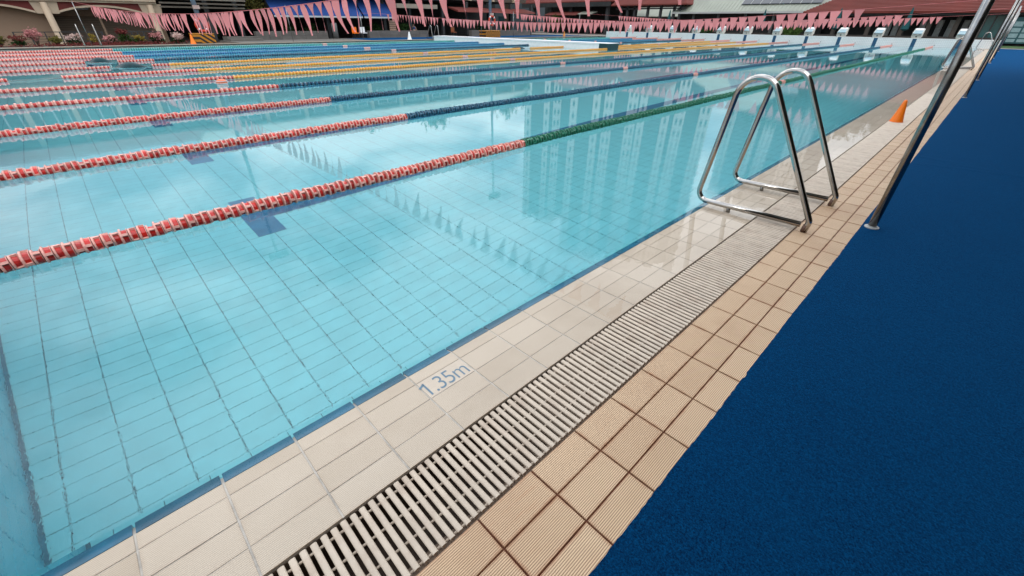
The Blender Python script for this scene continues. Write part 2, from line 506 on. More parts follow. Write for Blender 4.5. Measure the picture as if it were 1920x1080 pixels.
def inst(me, name, parent, loc, rot=(0, 0, 0), scale=(1, 1, 1)):
    ob = bpy.data.objects.new(name, me); COL.objects.link(ob)
    if parent is not None:
        po = ORG[parent.name]; ob.parent = parent; ob.location = tuple(loc[i] - po[i] for i in range(3))
    else: ob.location = loc
    ob.rotation_euler = rot; ob.scale = scale
    ORG[ob.name] = tuple(loc)
    return ob
def tag(o, label, cat, group=None):
    o['label'] = label; o['category'] = cat
    if group: o['group'] = group
    return o
def thing(name, loc, label, cat, group=None):
    o = bpy.data.objects.new(name, None); COL.objects.link(o); o.location = loc; o.empty_display_size = .1
    ORG[o.name] = tuple(loc)
    return tag(o, label, cat, group)
def copy_thing(src, loc, label, flip=False):
    c = src.copy(); COL.objects.link(c); c.location = loc; c['label'] = label
    if flip: c.rotation_euler = (0, 0, math.pi)
    ORG[c.name] = tuple(loc)
    for ch in src.children:
        d = ch.copy(); COL.objects.link(d); d.parent = c
        for g2 in ch.children:
            e = g2.copy(); COL.objects.link(e); e.parent = d
    return c
def fillet(pts, rad, seg=8):
    P = [Vector(p) for p in pts]; out_ = [P[0]]
    for i in range(1, len(P) - 1):
        r = rad[i - 1]
        if r <= 0: out_.append(P[i]); continue
        a = (P[i - 1] - P[i]).normalized(); b = (P[i + 1] - P[i]).normalized()
        ang = a.angle(b); t = r / math.tan(ang / 2)
        p0 = P[i] + a * t; p1 = P[i] + b * t
        cdir = (a + b).normalized(); c = P[i] + cdir * (r / math.sin(ang / 2))
        u = p0 - c; w = p1 - c; th = u.angle(w)
        for k in range(seg + 1):
            s_ = k / seg
            out_.append(c + (u * math.sin((1 - s_) * th) + w * math.sin(s_ * th)) / math.sin(th))
    out_.append(P[-1])
    return out_
def leaves(center, rad, n, size, seedv=0, clumps=14, flat=1.0):
    """leaf-sized faces in clumps through an ellipsoid"""
    r = np.random.default_rng(seedv)
    cs = r.normal(size=(clumps, 3)); cs /= np.linalg.norm(cs, axis=1)[:, None]
    cs *= (r.random((clumps, 1)) ** .4) * .72
    ci = r.integers(0, clumps, n)
    p = cs[ci] + r.normal(size=(n, 3)) * .17
    p *= np.array(rad); p += np.array(center)
    a = r.normal(size=(n, 3)); a /= np.linalg.norm(a, axis=1)[:, None]
    b = np.cross(a, r.normal(size=(n, 3))); b /= np.linalg.norm(b, axis=1)[:, None]
    s_ = size * (.6 + .8 * r.random((n, 1)))
    v = np.stack([p + a * s_, p + b * s_ * .55, p - a * s_, p - b * s_ * .55], 1).reshape(-1, 3)
    g = G(); g.v = v.tolist(); g.f = [(4 * i, 4 * i + 1, 4 * i + 2, 4 * i + 3) for i in range(n)]; g.m = [0] * n
    return g
def structure(g, name, mats, **k):
    return build(g, name, mats, kind='structure', **k)

# ------------------------------------------------------------------ ground and pool shell
LX, RX, NY, FY = -34.8, -0.772, -1.60, 48.4
SK = 0.06
def ny(x): return -1.56 + SK * (x + 1.5)
g = G()
g.add([(-700, -400, -1.9), (700, -400, -1.9), (700, 900, -1.9), (-700, 900, -1.9)], [(0, 1, 2, 3)])
structure(g, 'ground', mat('ground_earth', (.12, .11, .09), .95, .25, .05), fix=False)

# floor: pieces near the camera, tiled sheet beyond
SX0, SX1, SY1 = -15.0, RX, 9.0
kx0 = math.ceil((SX0 - FX0) / PX)
SX0 = FX0 + kx0 * PX
ky1 = math.floor((SY1 - FY0) / PY)
SY1 = FY0 + ky1 * PY
g = G()
g.box(LX - .3, RX, NY - 3.3, FY + .3, FZ - .25, FZ - .012, 0)
g.add([(SX0, SY1, FZ), (RX, SY1, FZ), (RX, FY, FZ), (SX0, FY, FZ)], [(0, 1, 2, 3)], 1)
g.add([(LX, ny(LX), FZ), (SX0, ny(SX0), FZ), (SX0, FY, FZ), (LX, FY, FZ)], [(0, 1, 2, 3)], 1)
floor = structure(g, 'pool_floor', [pool_grout_m, pool_far_m], fix=False)
ORG[floor.name] = (0, 0, 0)
def inv_dist(x, y): return (x - CAM[0]) ** 2 + (y - CAM[1]) ** 2
cells = []
xk0 = math.floor((RX - FX0) / PX)
for i in range(kx0, xk0 + 1):
    for j in range(-5, ky1):
        x0 = FX0 + i * PX; x1 = min(x0 + PX, RX); y0 = max(FY0 + j * PY, ny(x0) - .02); y1 = FY0 + (j + 1) * PY
        if y1 - y0 < .012: continue
        cells.append((x0, x1, y0, y1))
# which are large in the photograph: nearest cells that the camera sees over the coping
def seen(c):
    x = (c[0] + c[1]) / 2; y = (c[2] + c[3]) / 2
    return (x < -1.62) and y > -1.6 and (x - .58) * .717 - (y + .68) * .697 < 0.0 + 40
key = lambda c: inv_dist((c[0] + c[1]) / 2, (c[2] + c[3]) / 2) + (0 if (c[0] < -1.55) else 900)
cells.sort(key=key)
near_cells, far_cells = cells[:300], cells[300:]
cache = {}
def tile_mesh(w, l, t, c, m, nm):
    k = (round(w, 4), round(l, 4), t, nm)
    if k not in cache:
        gg = G(); gg.chamfer(-w / 2, w / 2, -l / 2, l / 2, -t, 0, c)
        cache[k] = mesh_of(gg, nm, m)
    return cache[k]
JX, JY = .0011, .0022
for x0, x1, y0, y1 in near_cells:
    inst(tile_mesh(x1 - x0 - 2 * JX, y1 - y0 - 2 * JY, .011, .001, pool_tile_m, 'floor_tile'), 'floor_tile', floor, ((x0 + x1) / 2, (y0 + y1) / 2, FZ + random.uniform(-.0006, .0006)))
g = G()
for x0, x1, y0, y1 in far_cells:
    if x1 - x0 > .01: g.add([(x0 + JX, y0 + JY, FZ), (x1 - JX, y0 + JY, FZ), (x1 - JX, y1 - JY, FZ), (x0 + JX, y1 - JY, FZ)], [(0, 1, 2, 3)])
build(g, 'floor_tile_field', pool_tile_m, floor, kind='stuff', fix=False)
# lane markings: navy tiles, line and T bar
for k in range(11):
    cx = -4.37 - 2.6 * k
    g = G()
    zt = FZ + .0045
    g.box(cx - .5, cx + .5, .13, .40, FZ + .0012, zt)
    g.box(cx - .125, cx + .125, .40, 46.4, FZ + .0012, zt)
    g.box(cx - .5, cx + .5, 46.4, 46.65, FZ + .0012, zt)
    build(g, 'lane_marking', lane_mark_m, floor, fix=False)

# walls of the pool
g = G()
g.box(RX, RX + .3, NY, FY, FZ - .02, -.046)                    # side by the camera
g.box(LX - .3, LX, NY - 2.2, FY, FZ - .02, .02)
wall_side = structure(g, 'pool_wall', pool_wall_x_m)
g = G()
g.prism([(LX, ny(LX) - .32), (RX, ny(RX) - .32), (RX, ny(RX) - .012), (LX, ny(LX) - .012)], 2, FZ - .02, -.03)
nw = structure(g, 'pool_end_wall', pool_grout_m)
ORG[nw.name] = (0, 0, 0)
k = 0
g2 = G()
for i in range(136):
    x1 = RX - i * .25; x0 = x1 - .25
    for j in range(10):
        z1 = -.03 - j * .117; z0 = max(z1 - .117, FZ)
        if x0 > -4.5 and k < 140:
            gg = G(); gg.chamfer(-(.25 - .006) / 2, (.25 - .006) / 2, -(z1 - z0 - .004) / 2, (z1 - z0 - .004) / 2, -.01, 0, .001)
            key_ = ('wt', round(z1 - z0, 3))
            if key_ not in cache: cache[key_] = mesh_of(gg, 'wall_tile', pool_wall_tile_m)
            inst(cache[key_], 'wall_tile', nw, ((x0 + x1) / 2, ny((x0 + x1) / 2) - .002, (z0 + z1) / 2), (-math.pi / 2, 0, math.atan(SK))); k += 1
        else:
            yw = ny((x0 + x1) / 2); g2.box(x0 + .003, x1 - .003, yw - .02, yw - .002, z0 + .002, z1 - .002)
build(g2, 'wall_tile_field', pool_wall_tile_m, nw, kind='stuff', fix=False)

g = G(); g.prism([(LX, ny(LX) - .01), (RX, ny(RX) - .01), (RX, ny(RX) + .016), (LX, ny(LX) + .016)], 2, FZ - .005, FZ + .012)
build(g, 'cove_joint', pool_grout_m, nw)
# water: one still sheet over the pool and the wet coping
g = G()
g.add([(LX, ny(LX), -.003), (-.7825, ny(-.7825), -.003), (-.7825, FY, -.003), (LX, FY, -.003)], [(0, 1, 2, 3)])
water = structure(g, 'water', water_m, fix=False)
g = G()
g.add([(-.7825, NY, -.003), (-.3165, NY, -.003), (-.3165, FY, -.003), (-.7825, FY, -.003)], [(0, 1, 2, 3)])
structure(g, 'water_film', film_m, fix=False)
# low water swells in the rope gaps, dark reflection put into their colour
swell_m = mat('dark_swell_reflection', (.003, .030, .038), .35, .3, 12, spec=.12)
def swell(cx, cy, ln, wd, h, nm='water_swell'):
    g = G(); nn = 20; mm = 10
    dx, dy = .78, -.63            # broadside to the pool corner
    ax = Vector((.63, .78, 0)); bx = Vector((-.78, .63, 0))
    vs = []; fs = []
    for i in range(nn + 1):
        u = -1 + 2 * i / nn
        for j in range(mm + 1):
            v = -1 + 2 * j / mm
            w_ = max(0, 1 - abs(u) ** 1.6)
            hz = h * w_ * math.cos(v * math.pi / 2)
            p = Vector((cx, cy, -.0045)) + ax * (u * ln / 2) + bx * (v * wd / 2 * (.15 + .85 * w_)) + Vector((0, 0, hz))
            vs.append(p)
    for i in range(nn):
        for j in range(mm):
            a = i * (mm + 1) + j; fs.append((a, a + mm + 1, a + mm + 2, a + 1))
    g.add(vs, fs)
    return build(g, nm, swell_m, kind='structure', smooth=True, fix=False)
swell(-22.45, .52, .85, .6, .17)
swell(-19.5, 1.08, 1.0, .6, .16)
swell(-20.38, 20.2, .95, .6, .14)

# ------------------------------------------------------------------ right hand deck
g = G(); g.box(-.004, 3.2, -6, 50.35, -.30, -.0075)
deck = structure(g, 'pool_deck', deck_grout_m)
ORG[deck.name] = (0, 0, 0)
rows = ((-.004, .1172), (.1232, .2412), (.2472, .3665))
g = G(); cnt = 0
for (x0, x1) in rows:
    for n_ in range(-20, 201):
        y0 = n_ * .25 + .0035; y1 = y0 + .243
        if y1 > 50.2: continue
        if -1.7 < y0 < 10.2 and cnt < 300:
            inst(tile_mesh(x1 - x0, .243, .0075, .0012, deck_tile_m, 'deck_tile'), 'deck_tile', deck, ((x0 + x1) / 2, (y0 + y1) / 2, random.uniform(-.0007, .0004)), (random.uniform(-.003, .003), random.uniform(-.004, .004), 0)); cnt += 1
        else:
            g.chamfer(x0, x1, y0, y1, -.0075, 0, .0012)
build(g, 'deck_tile_field', deck_tile_m, deck, kind='stuff', fix=False)

# ------------------------------------------------------------------ coping
def copz(x): return -.0085 - (-.3165 - x) * .022
g = G()
g.prism([(-.3165, copz(-.3165) - .001), (-.728, copz(-.728) - .001), (-.770, -.032), (-.770, -.34), (-.3165, -.34)], 1, NY, FY)
coping = structure(g, 'pool_coping', cop_grout_m)
ORG[coping.name] = (0, 0, 0)
crow = ((-.728, -.664), (-.660, -.546), (-.542, -.432), (-.428, -.3165))
g = G(); cnt = 0; tiltY = -math.atan(.022)
mark_tile = None
for r_, (x0, x1) in enumerate(crow):
    for n_ in range(-8, 194):
        yj = .19 + n_ * .25
        y0 = max(yj + .0035, NY); y1 = yj + .25 - .0035
        if y1 < NY + .05 or y1 > FY: continue
        cx = (x0 + x1) / 2; cyy = (y0 + y1) / 2
        if y0 < 12.5 and cnt < 230:
            o = inst(tile_mesh(x1 - x0, round(y1 - y0, 4), .006, .0008, cop_tile_m, 'coping_tile'), 'coping_tile', coping, (cx, cyy, copz(cx) + .0015 + random.uniform(-.0004, .0004)), (random.uniform(-.002, .002), tiltY, 0)); cnt += 1
            if r_ == 1 and n_ == -1: mark_tile = o
        else:
            zc = copz(cx) + .0015
            g.box(x0, x1, y0, y1, zc - .006, zc)
build(g, 'coping_tile_field', cop_tile_m, coping, kind='stuff', fix=False)
# blue edge tiles
eg = G(); L_ = .25 - .009
eg.add([(-.731, -L_ / 2, -.0165), (-.731, L_ / 2, -.0165), (-.782, L_ / 2, -.025), (-.782, -L_ / 2, -.025),
        (-.731, -L_ / 2, -.022), (-.731, L_ / 2, -.022), (-.782, L_ / 2, -.05), (-.782, -L_ / 2, -.05)],
       [(0, 1, 2, 3), (7, 6, 5, 4), (0, 3, 7, 4), (1, 5, 6, 2), (0, 4, 5, 1), (3, 2, 6, 7)])
edge_me = mesh_of(eg, 'edge_tile', blue_tile_m); fixn(edge_me)
g = G()
for n_ in range(-7, 193):
    yc = .19 + n_ * .25 + .125
    if yc < NY + .12 or yc > FY: continue
    if yc < 9: inst(edge_me, 'edge_tile', coping, (0, yc, 0))
    else: g.add([(v[0], v[1] + yc, v[2]) for v in eg.v], eg.f)
build(g, 'edge_tile_field', blue_tile_m, coping, kind='stuff')
# depth marking printed on its tile
marking_m = mat('blue_grey_print', lin(82, 124, 150), .5, .08, 60)
marktile_m = mat('pale_marking_tile', lin(222, 204, 184), .5, .06, 30)
cu = bpy.data.curves.new('lettering', 'FONT'); cu.body = '1.35m'; cu.size = .1; cu.align_x = 'CENTER'; cu.align_y = 'CENTER'
cu.space_character = .92
cu.offset = -.0006
tmp = bpy.data.objects.new('lettering_tmp', cu); COL.objects.link(tmp)
dg = bpy.context.evaluated_depsgraph_get()
tme = bpy.data.meshes.new_from_object(tmp.evaluated_get(dg))
bpy.data.objects.remove(tmp)
co = np.array([v.co[:] for v in tme.vertices])
cmin, cmax = co.min(0), co.max(0)
# text runs along +Y, its top towards the pool
sx = .215 / (cmax[0] - cmin[0]); sy = .088 / (cmax[1] - cmin[1])
for v in tme.vertices:
    a = (v.co.x - (cmin[0] + cmax[0]) / 2) * sx; b_ = (v.co.y - (cmin[1] + cmax[1]) / 2) * sy
    v.co = (-b_, a, 0.0006)
zt_ = [v.co.x for v in tme.vertices]
import bmesh
bm = bmesh.new(); bm.from_mesh(tme)
# the numeral one carries a flag: a slanted stroke falling from the head of its stem
first = sorted([(v.co.x, v.co.y) for v in tme.vertices], key=lambda q: -q[1])[:40]
yl, xt = min(v.co.y for v in tme.vertices), max(v.co.x for v in tme.vertices)
sy0 = [bm.verts.new((-xt + (xt * 2) * a_, yl + b_, .0006)) for a_, b_ in ((.0, .006), (.16, .006), (.30, -.020), (.19, -.024))]
bm.faces.new(sy0); bm.normal_update(); bm.to_mesh(tme); bm.free()
tme.materials.clear(); tme.materials.append(marking_m)
if mark_tile is not None:
    mm_ = mark_tile.data.copy(); mm_.materials.clear(); mm_.materials.append(marktile_m); mark_tile.data = mm_
    mark_tile['label'] = 'paler coping tile lettered with the pool depth'
    tx = bpy.data.objects.new('depth_lettering', tme); COL.objects.link(tx); tx.parent = mark_tile; tx.location = (0.002, 0, .0002)

# ------------------------------------------------------------------ gutter and grating
g = G()
g.box(-.3155, -.005, NY - 4, FY, -.26, -.25)
g.box(-.3165, -.3135, NY - 4, FY, -.26, -.02)
g.box(-.05, -.005, NY - 4, FY, -.25, -.034, 1)
structure(g, 'gutter_channel', [gutter_m, mat('beige_ledge', lin(176, 156, 138), .7, .1, 8)])
grt = thing('drain_grating', (-.16, 0, 0), 'long cream slatted drain grating between wet coping and ribbed tiles', 'drain grating')
prof = [(-.003, -.026), (-.003, -.0085), (-.0097, -.0075), (-.0101, -.0035), (-.0074, -.0006), (-.0025, .0006), (.0025, .0006), (.0074, -.0006), (.0101, -.0035), (.0097, -.0075), (.003, -.0085), (.003, -.026)]
sg = G(); sg.prism(prof, 0, -.1425, .1425)
slat_me = mesh_of(sg, 'slat', grate_m); fixn(slat_me)
g = G(); PS = .0322; cnt = 0
for n_ in range(-60, 1505):
    yc = .011 + n_ * PS
    if n_ >= -45 and cnt < 300:
        inst(slat_me, 'slat', grt, (-.1585 + random.uniform(-.0012, .0012), yc, random.uniform(-.0006, .0006)), (0, 0, random.uniform(-.002, .002))); cnt += 1
    else:
        if yc < 14: g.add([(v[0] - .1585, v[1] + yc, v[2]) for v in sg.v], sg.f)
        else: g.box(-.301, -.016, yc - .0092, yc + .0092, -.008, 0)
build(g, 'slat_run', grate_m, grt, kind='stuff')
for x in (-.278, -.192, -.106, -.026):
    g = G(); g.tube([(x, -2.2, -.012), (x, 48.3, -.012)], .0045, 8)
    build(g, 'rod', grate_m, grt, smooth=True)

# ------------------------------------------------------------------ carpet
g = G(); ys = np.concatenate([np.arange(-5, 12, .02), np.arange(12, 50.31, .4)])
vs = []; fs = []
for i, y in enumerate(ys):
    w_ = .347 + .0014 * math.sin(y * 3.1) + .0012 * math.sin(y * 9.3 + 1) + random.uniform(-.0014, .0014) + (.005 if 1.02 < y < 1.06 else 0)
    def rz(x):
        a = 6.02 + .34 * (x - .4) + .07 * math.sin(3 * x)
        b2 = 6.42 + .1 * math.sin(4 * x)
        return .0035 * math.exp(-((y - a) / .035) ** 2) + .003 * math.exp(-((y - b2) / .05) ** 2)
    row = [(w_ + .001, y, .0012), (w_, y, .0075)] + [(x, y, .0085 + rz(x)) for x in (.40, .6, .9, 1.3, 2.0, 3.2)]
    vs += row
n8 = 8
for i in range(len(ys) - 1):
    for j in range(n8 - 1):
        fs.append((i * n8 + j, i * n8 + j + 1, (i + 1) * n8 + j + 1, (i + 1) * n8 + j))
g.add(vs, fs, 0)
g.m = [1 if (k % 7) == 0 else 0 for k in range(len(fs))]
cp = build(g, 'carpet', [carpet_m, hem_m], org=(1.5, 22, 0), fix=False)
tag(cp, 'wide dark blue carpet runner laid along the ribbed poolside tiles', 'carpet')

# ------------------------------------------------------------------ grab rails
def rail_proto(loc, label):
    t = thing('grab_rail', loc, label, 'grab rail', 'steel grab rails at the pool ladders')
    x0, y0 = loc[0], loc[1]
    P = [(.055, y0, -.004), (.068, y0, .085), (-.668, y0, 1.345), (-.822, y0, .035), (.02, y0, .050)]
    pts = fillet(P, (.05, .150, .085), 10)
    pts = [(p[0] - .055 + x0, p[1], p[2]) for p in pts]
    g = G(); g.tube(pts, .022, 14)
    build(g, 'rail', steel_m, t, smooth=True)
    g = G(); g.tube([(x0 - .580, y0, -.012), (x0 - .585, y0, .035)], .016, 12)
    build(g, 'foot', steel_dull_m, t, smooth=True)
    g = G(); g.tube([(x0 - .002, y0, .0), (x0 + .004, y0, .055)], .0225, 14)
    build(g, 'foot', rust_m, t, smooth=True)
    return t
r0 = rail_proto((.055, 3.02, 0), 'nearest steel grab rail hoop, its rusty foot on the ribbed tiles before the grating')
copy_thing(r0, (.055, 3.82, 0), 'second steel grab rail hoop, just behind the nearest one by the grating')
copy_thing(r0, (.055, 23.5, 0), 'farther pair of right hand grab rails, hoop seen beside the orange cone end, nearer one')
copy_thing(r0, (.055, 24.25, 0), 'farther pair of right hand grab rails, hoop just behind its twin, past the orange cone')
copy_thing(r0, (.055, 46.8, 0), 'small steel grab rail hoop at the corner beside the white starting wall')
def leftx(): return LX - .75 - .055
copy_thing(r0, (-35.6, .85, .06), 'steel grab rail in front of the pink shrubs, the one nearer the pale blossom tree', True)
copy_thing(r0, (-35.6, 1.55, .06), 'steel grab rail in front of the pink shrubs, the one nearer the shutters', True)
copy_thing(r0, (-35.6, 23.9, .06), 'steel grab rail beside the white cone, the one nearer the cone', True)
copy_thing(r0, (-35.6, 24.6, .06), 'steel grab rail beside the white cone, the one touching the white bulkhead', True)

# ------------------------------------------------------------------ flag posts, right side
def post(loc, h, r, label, cat='post', flange=True):
    t = thing('flag_post', loc, label, cat, 'steel posts that carry the flag lines')
    x, y, z = loc
    g = G(); g.tube([(x, y, z - .002), (x, y, z + h)], r, 16)
    build(g, 'pole', steel_dull_m, t, smooth=True)
    if flange:
        g = G(); g.lathe((x, y, z + .008), [(r * 1.75, 0), (r * 1.75, .007), (r * 1.25, .010), (r * 1.2, .016)], 20)
        build(g, 'base_flange', alu_m, t, smooth=False)
    return t
post((.41, 3.49, .0), 2.12, .028, 'thick steel post rising from the carpet edge nearest the camera')
for y, l in ((13.74, 'second steel post along the carpet edge, beyond the orange cone'), (18.94, 'third steel post along the carpet edge, carrying the largest far flag line'),
             (28.9, 'fourth steel post along the carpet edge, level with the farther grab rails'), (33.6, 'fifth steel post along the carpet edge, thin and without flags'),
             (43.4, 'last steel post along the carpet edge, near the white starting wall')):
    post((.40, y, 0), 2.1, .027, l)
for x, y, h, l in ((-35.9, 1.2, 2.14, 'slim flag post rising from the shrubs by the cream column'), (-36.4, 12.6, 2.26, 'slim post in front of the grey planter blocks by the awning'),
                   (-36.5, 18.3, 1.92, 'slim flag post in front of the blue awning, middle of the left side'), (-35.5, 30.2, 2.28, 'slim flag post standing just beyond the white bulkhead'),
                   (-35.5, 34.55, 2.25, 'slim flagless post right of the hazard striped mast base'), (-35.5, 45.4, 2.3, 'slim farthest flag post at the left end of the far flags')):
    post((x, y, .02), h, .02, l, flange=False)

# ------------------------------------------------------------------ bunting
def flag_variant(w, l, twist, sway, curl, seedv, pw=.9, tail=.006):
    r = random.Random(seedv); g = G(); n = 8; vs = []
    for i in range(n + 1):
        t = i / n; ww = w / 2 * (1 - t) ** pw + tail
        a = twist * t ** .8
        cx = sway * t * t; cyy = curl * math.sin(t * math.pi) * .5
        vs += [(cx - ww * math.cos(a), cyy - ww * math.sin(a), -l * t), (cx + ww * math.cos(a), cyy + ww * math.sin(a), -l * t)]
    g.add(vs, [(2 * i, 2 * i + 1, 2 * i + 3, 2 * i + 2) for i in range(n)])
    return mesh_of(g, 'flag', flag_m, smooth=True)
wind = [flag_variant(.215, .46, tw, sw, cu_, i, 1.8, .012) for i, (tw, sw, cu_) in enumerate(((.7, .12, .05), (1.0, .17, -.06), (.5, .09, .07), (1.3, .14, .04), (.9, .20, -.04), (-.8, .10, .05)))]
calm = [flag_variant(.29, .44, tw, sw, cu_, 20 + i) for i, (tw, sw, cu_) in enumerate(((.15, .0, .03), (-.3, .02, .03), (.35, -.03, -.04), (.05, .04, .02), (-.7, .03, .02)))]
def interp(tab, x):
    for (a, b_), (c, d) in zip(tab[:-1], tab[1:]):
        if (a - x) * (c - x) <= 0: 
            t = (x - a) / (c - a); t = t
            return b_ + (d - b_) * t
    return tab[0][1] if abs(x - tab[0][0]) < abs(x - tab[-1][0]) else tab[-1][1]
def bunting(ends, ztab, fx0, fx1, pitch, variants, label, turn=0.0):
    (xa, ya), (xb, yb) = ends
    yy = lambda x: ya + (yb - ya) * (x - xa) / (xb - xa)
    t = thing('flag_line', (xa, ya, interp(ztab, xa)), label, 'bunting', 'pink flag lines strung across the pool')
    xs = np.linspace(xa, xb, 90)
    g = G(); g.tube([(x, yy(x), interp(ztab, x)) for x in xs], .0055, 5)
    build(g, 'line', flag_m, t, smooth=True)
    x = fx0
    while x < fx1:
        if random.random() > .02:
            s_ = random.uniform(.92, 1.06)
            inst(random.choice(variants), 'flag', t, (x, yy(x), interp(ztab, x) - .002), (random.uniform(-.1, .1), random.uniform(-.07, .07), turn + random.uniform(-.16, .16)), (random.uniform(.9, 1.08), 1, s_))
        x += pitch * random.uniform(.94, 1.06)
    return t
def smooth_tab(tab):
    xs = np.array([t[0] for t in tab]); zs = np.array([t[1] for t in tab])
    c = np.polyfit(xs, zs, 4)
    return [(x, float(np.polyval(c, x))) for x in np.linspace(xs[0], xs[-1], 60)]
tA = smooth_tab([(-35.9, 2.15), (-30.65, 1.89), (-26.8, 1.72), (-22.9, 1.60), (-19.9, 1.52), (-16.8, 1.48), (-14.8, 1.49), (-12, 1.53), (-10.75, 1.55), (-8.7, 1.60), (-7.2, 1.645), (-3.5, 1.83), (.41, 2.09)])
tB = smooth_tab([(-37.6, 1.90), (-32.6, 1.8), (-28, 1.66), (-22.4, 1.44), (-17.9, 1.37), (-14.3, 1.37), (-11.3, 1.42), (-8.8, 1.51), (-7.1, 1.59), (-4.94, 1.71), (-3.17, 1.80), (.4, 2.06)])
tC = smooth_tab([(-35.5, 2.26), (-33.9, 2.2), (-29.4, 1.94), (-24.5, 1.66), (-19.1, 1.48), (-13.6, 1.45), (-7.66, 1.6), (-5.28, 1.67), (-3.19, 1.81), (.4, 2.05)])
tD = smooth_tab([(-35.5, 2.3), (-29.7, 2.01), (-23.3, 1.74), (-17, 1.56), (-11.64, 1.56), (-4.95, 1.83), (-3.18, 1.92), (.4, 2.09)])
bunting(((-35.9, 1.2), (.41, 3.49)), tA, -30.6, -1.2, .305, wind, 'nearest pink flag line, its long twisted flags blown sideways over the near lanes')
bunting(((-36.5, 18.3), (.40, 18.94)), tB, -32.3, -3.1, .335, calm, 'second pink flag line, passing just before the white bulkhead')
bunting(((-35.5, 30.2), (.40, 28.9)), tC, -29.8, -3.1, .335, calm, 'third pink flag line, above the water beyond the white bulkhead')
bunting(((-35.5, 45.4), (.40, 43.4)), tD, -29.8, -3.1, .335, calm, 'farthest pink flag line, small flags just before the starting blocks')

# ------------------------------------------------------------------ cones
def cone(loc, r, h, m, label, group='marker cones round the pool'):
    t = thing('marker_cone', loc, label, 'cone', group)
    x, y, z = loc
    g = G(); g.lathe((x, y, z + .006), [(r * .93, 0), (r * .90, .01), (r * .62, h * .4), (r * .36, h * .8), (r * .26, h * .95), (r * .14, h)], 20)
    build(g, 'body', m, t, smooth=True)
    g = G(); g.lathe((x, y, z - .001), [(r, 0), (r, .006), (r * .95, .009)], 24)
    build(g, 'base', m, t)
    return t
cone((-.20, 9.14, .0), .098, .33, orange_m, 'orange plastic cone standing on the grating by the carpet')
cone((-35.3, 6.05, .06), .17, .50, orange_m, 'orange cone on the far pool edge beside the striped hazard box')
cone((-34.95, 21.7, .06), .20, .56, white_m, 'white cone on the far pool edge below the blue awning')
cone((-35.6, 42.9, .02), .17, .50, mat('amber_plastic', lin(226, 140, 40), .45, .06, 10), 'amber cone at the far corner seen over the white bulkhead')

# ------------------------------------------------------------------ lane ropes
def float_g(n, full):
    g = G()
    def ring(y0, y1, r0, r1, mi):
        vs = [(r0 * math.cos(2 * math.pi * k / n), y0, r0 * math.sin(2 * math.pi * k / n)) for k in range(n)] + \
             [(r1 * math.cos(2 * math.pi * k / n), y1, r1 * math.sin(2 * math.pi * k / n)) for k in range(n)]
        g.add(vs, [(k, (k + 1) % n, n + (k + 1) % n, n + k) for k in range(n)], mi)
    def disc(y, r, mi, up):
        g.add([(r * math.cos(2 * math.pi * k / n), y, r * math.sin(2 * math.pi * k / n)) for k in range(n)], [tuple(range(n)) if up else tuple(range(n - 1, -1, -1))], mi)
    if full:
        # two stepped drums with a pale rim and fins between sunken panels
        for (y0, y1, r_, o_) in ((-.049, -.001, .068, 0), (.001, .049, .059, math.pi / 3)):
            ring(y0, y0 + .003, r_ - .010, r_, 1); ring(y0 + .003, y0 + .013, r_, r_ - .001, 1); ring(y0 + .013, y0 + .015, r_ - .001, r_ - .013, 1)
            ring(y0 + .015, y1 - .003, r_ - .013, r_ - .016, 0)
            ring(y1 - .003, y1, r_ - .004, r_ - .006, 1)
            disc(y0, r_ - .012, 1, True); disc(y1, r_ - .006, 1, False)
            for k in range(3):
                a = o_ + k * math.pi * 2 / 3; w = .009
                c_, s_ = math.cos(a), math.sin(a)
                q = []
                for y in (y0 + .013, y1 - .001):
                    for rr in (r_ - .018, r_ - .001):
                        for sg_ in (-1, 1):
                            q.append((rr * c_ - sg_ * w * s_, y, rr * s_ + sg_ * w * c_))
                g.add(q, [(0, 1, 3, 2), (4, 6, 7, 5), (2, 3, 7, 6), (0, 2, 6, 4), (1, 5, 7, 3)], 1)
    else:
        ring(-.05, -.042, .046, .067, 1); ring(-.042, -.016, .067, .065, 1); ring(-.016, .030, .049, .047, 0); ring(.030, .05, .061, .045, 1)
        disc(-.042, .066, 1, True)
        ring(-.0165, -.016, .065, .049, 1)
    return g
FG = float_g(16, True); FL = float_g(8, False)
def fmesh(m0, m1, nm): 
    me = mesh_of(FG, 'float', [m0, m1]); fixn(me); return me
PAIRS = {'red': (red_m, redrim_m), 'navy': (navy_m, navyrim_m), 'green': (green_m, greenrim_m), 'yellow': (yel_m, yelrim_m), 'blue': (blue_m, bluerim_m), 'teal': (teal_m, tealrim_m), 'mark': (palemark_m, redrim_m)}
FM = {k: fmesh(*v, k) for k, v in PAIRS.items()}
FLv = np.array(FL.v); FLf = FL.f; FLm = FL.m
NX = (-3.32, -5.87, -8.44, -11.2, -13.89, -16.66, -19.38, -21.95, -24.95, -28.0, -30.9)
FX = (-3.30, -5.84, -8.40, -10.95, -13.52, -16.2, -18.75, -21.35, -23.95, -26.7, -29.4)
BX = (0, 0, 0, 0, 0, 0, -19.8, -22.98, -25.52, -28.46, -31.62)
RC = ('green', 'navy', 'navy', 'navy', 'yellow', 'yellow', 'yellow', 'navy', 'blue', 'blue', 'teal')
RL = ('nearest lane rope, red near the corner turning green along its length', 'second lane rope, red near end turning navy, next to the green one',
      'third lane rope, red then navy, between two other navy ropes', 'fourth lane rope, red then navy, next to the yellow ropes',
      'nearest of the three yellow lane ropes, red at its near end', 'middle yellow lane rope with a gap of water in its red end', 'farthest of three yellow ropes, running up to the bulkhead face',
      'navy lane rope just beyond the yellow ropes, ending at the bulkhead', 'bright blue lane rope, ending at the white bulkhead, next to the navy one',
      'blue lane rope second from the far side, ending at the bulkhead', 'teal lane rope farthest out, along the shrub side of the pool')
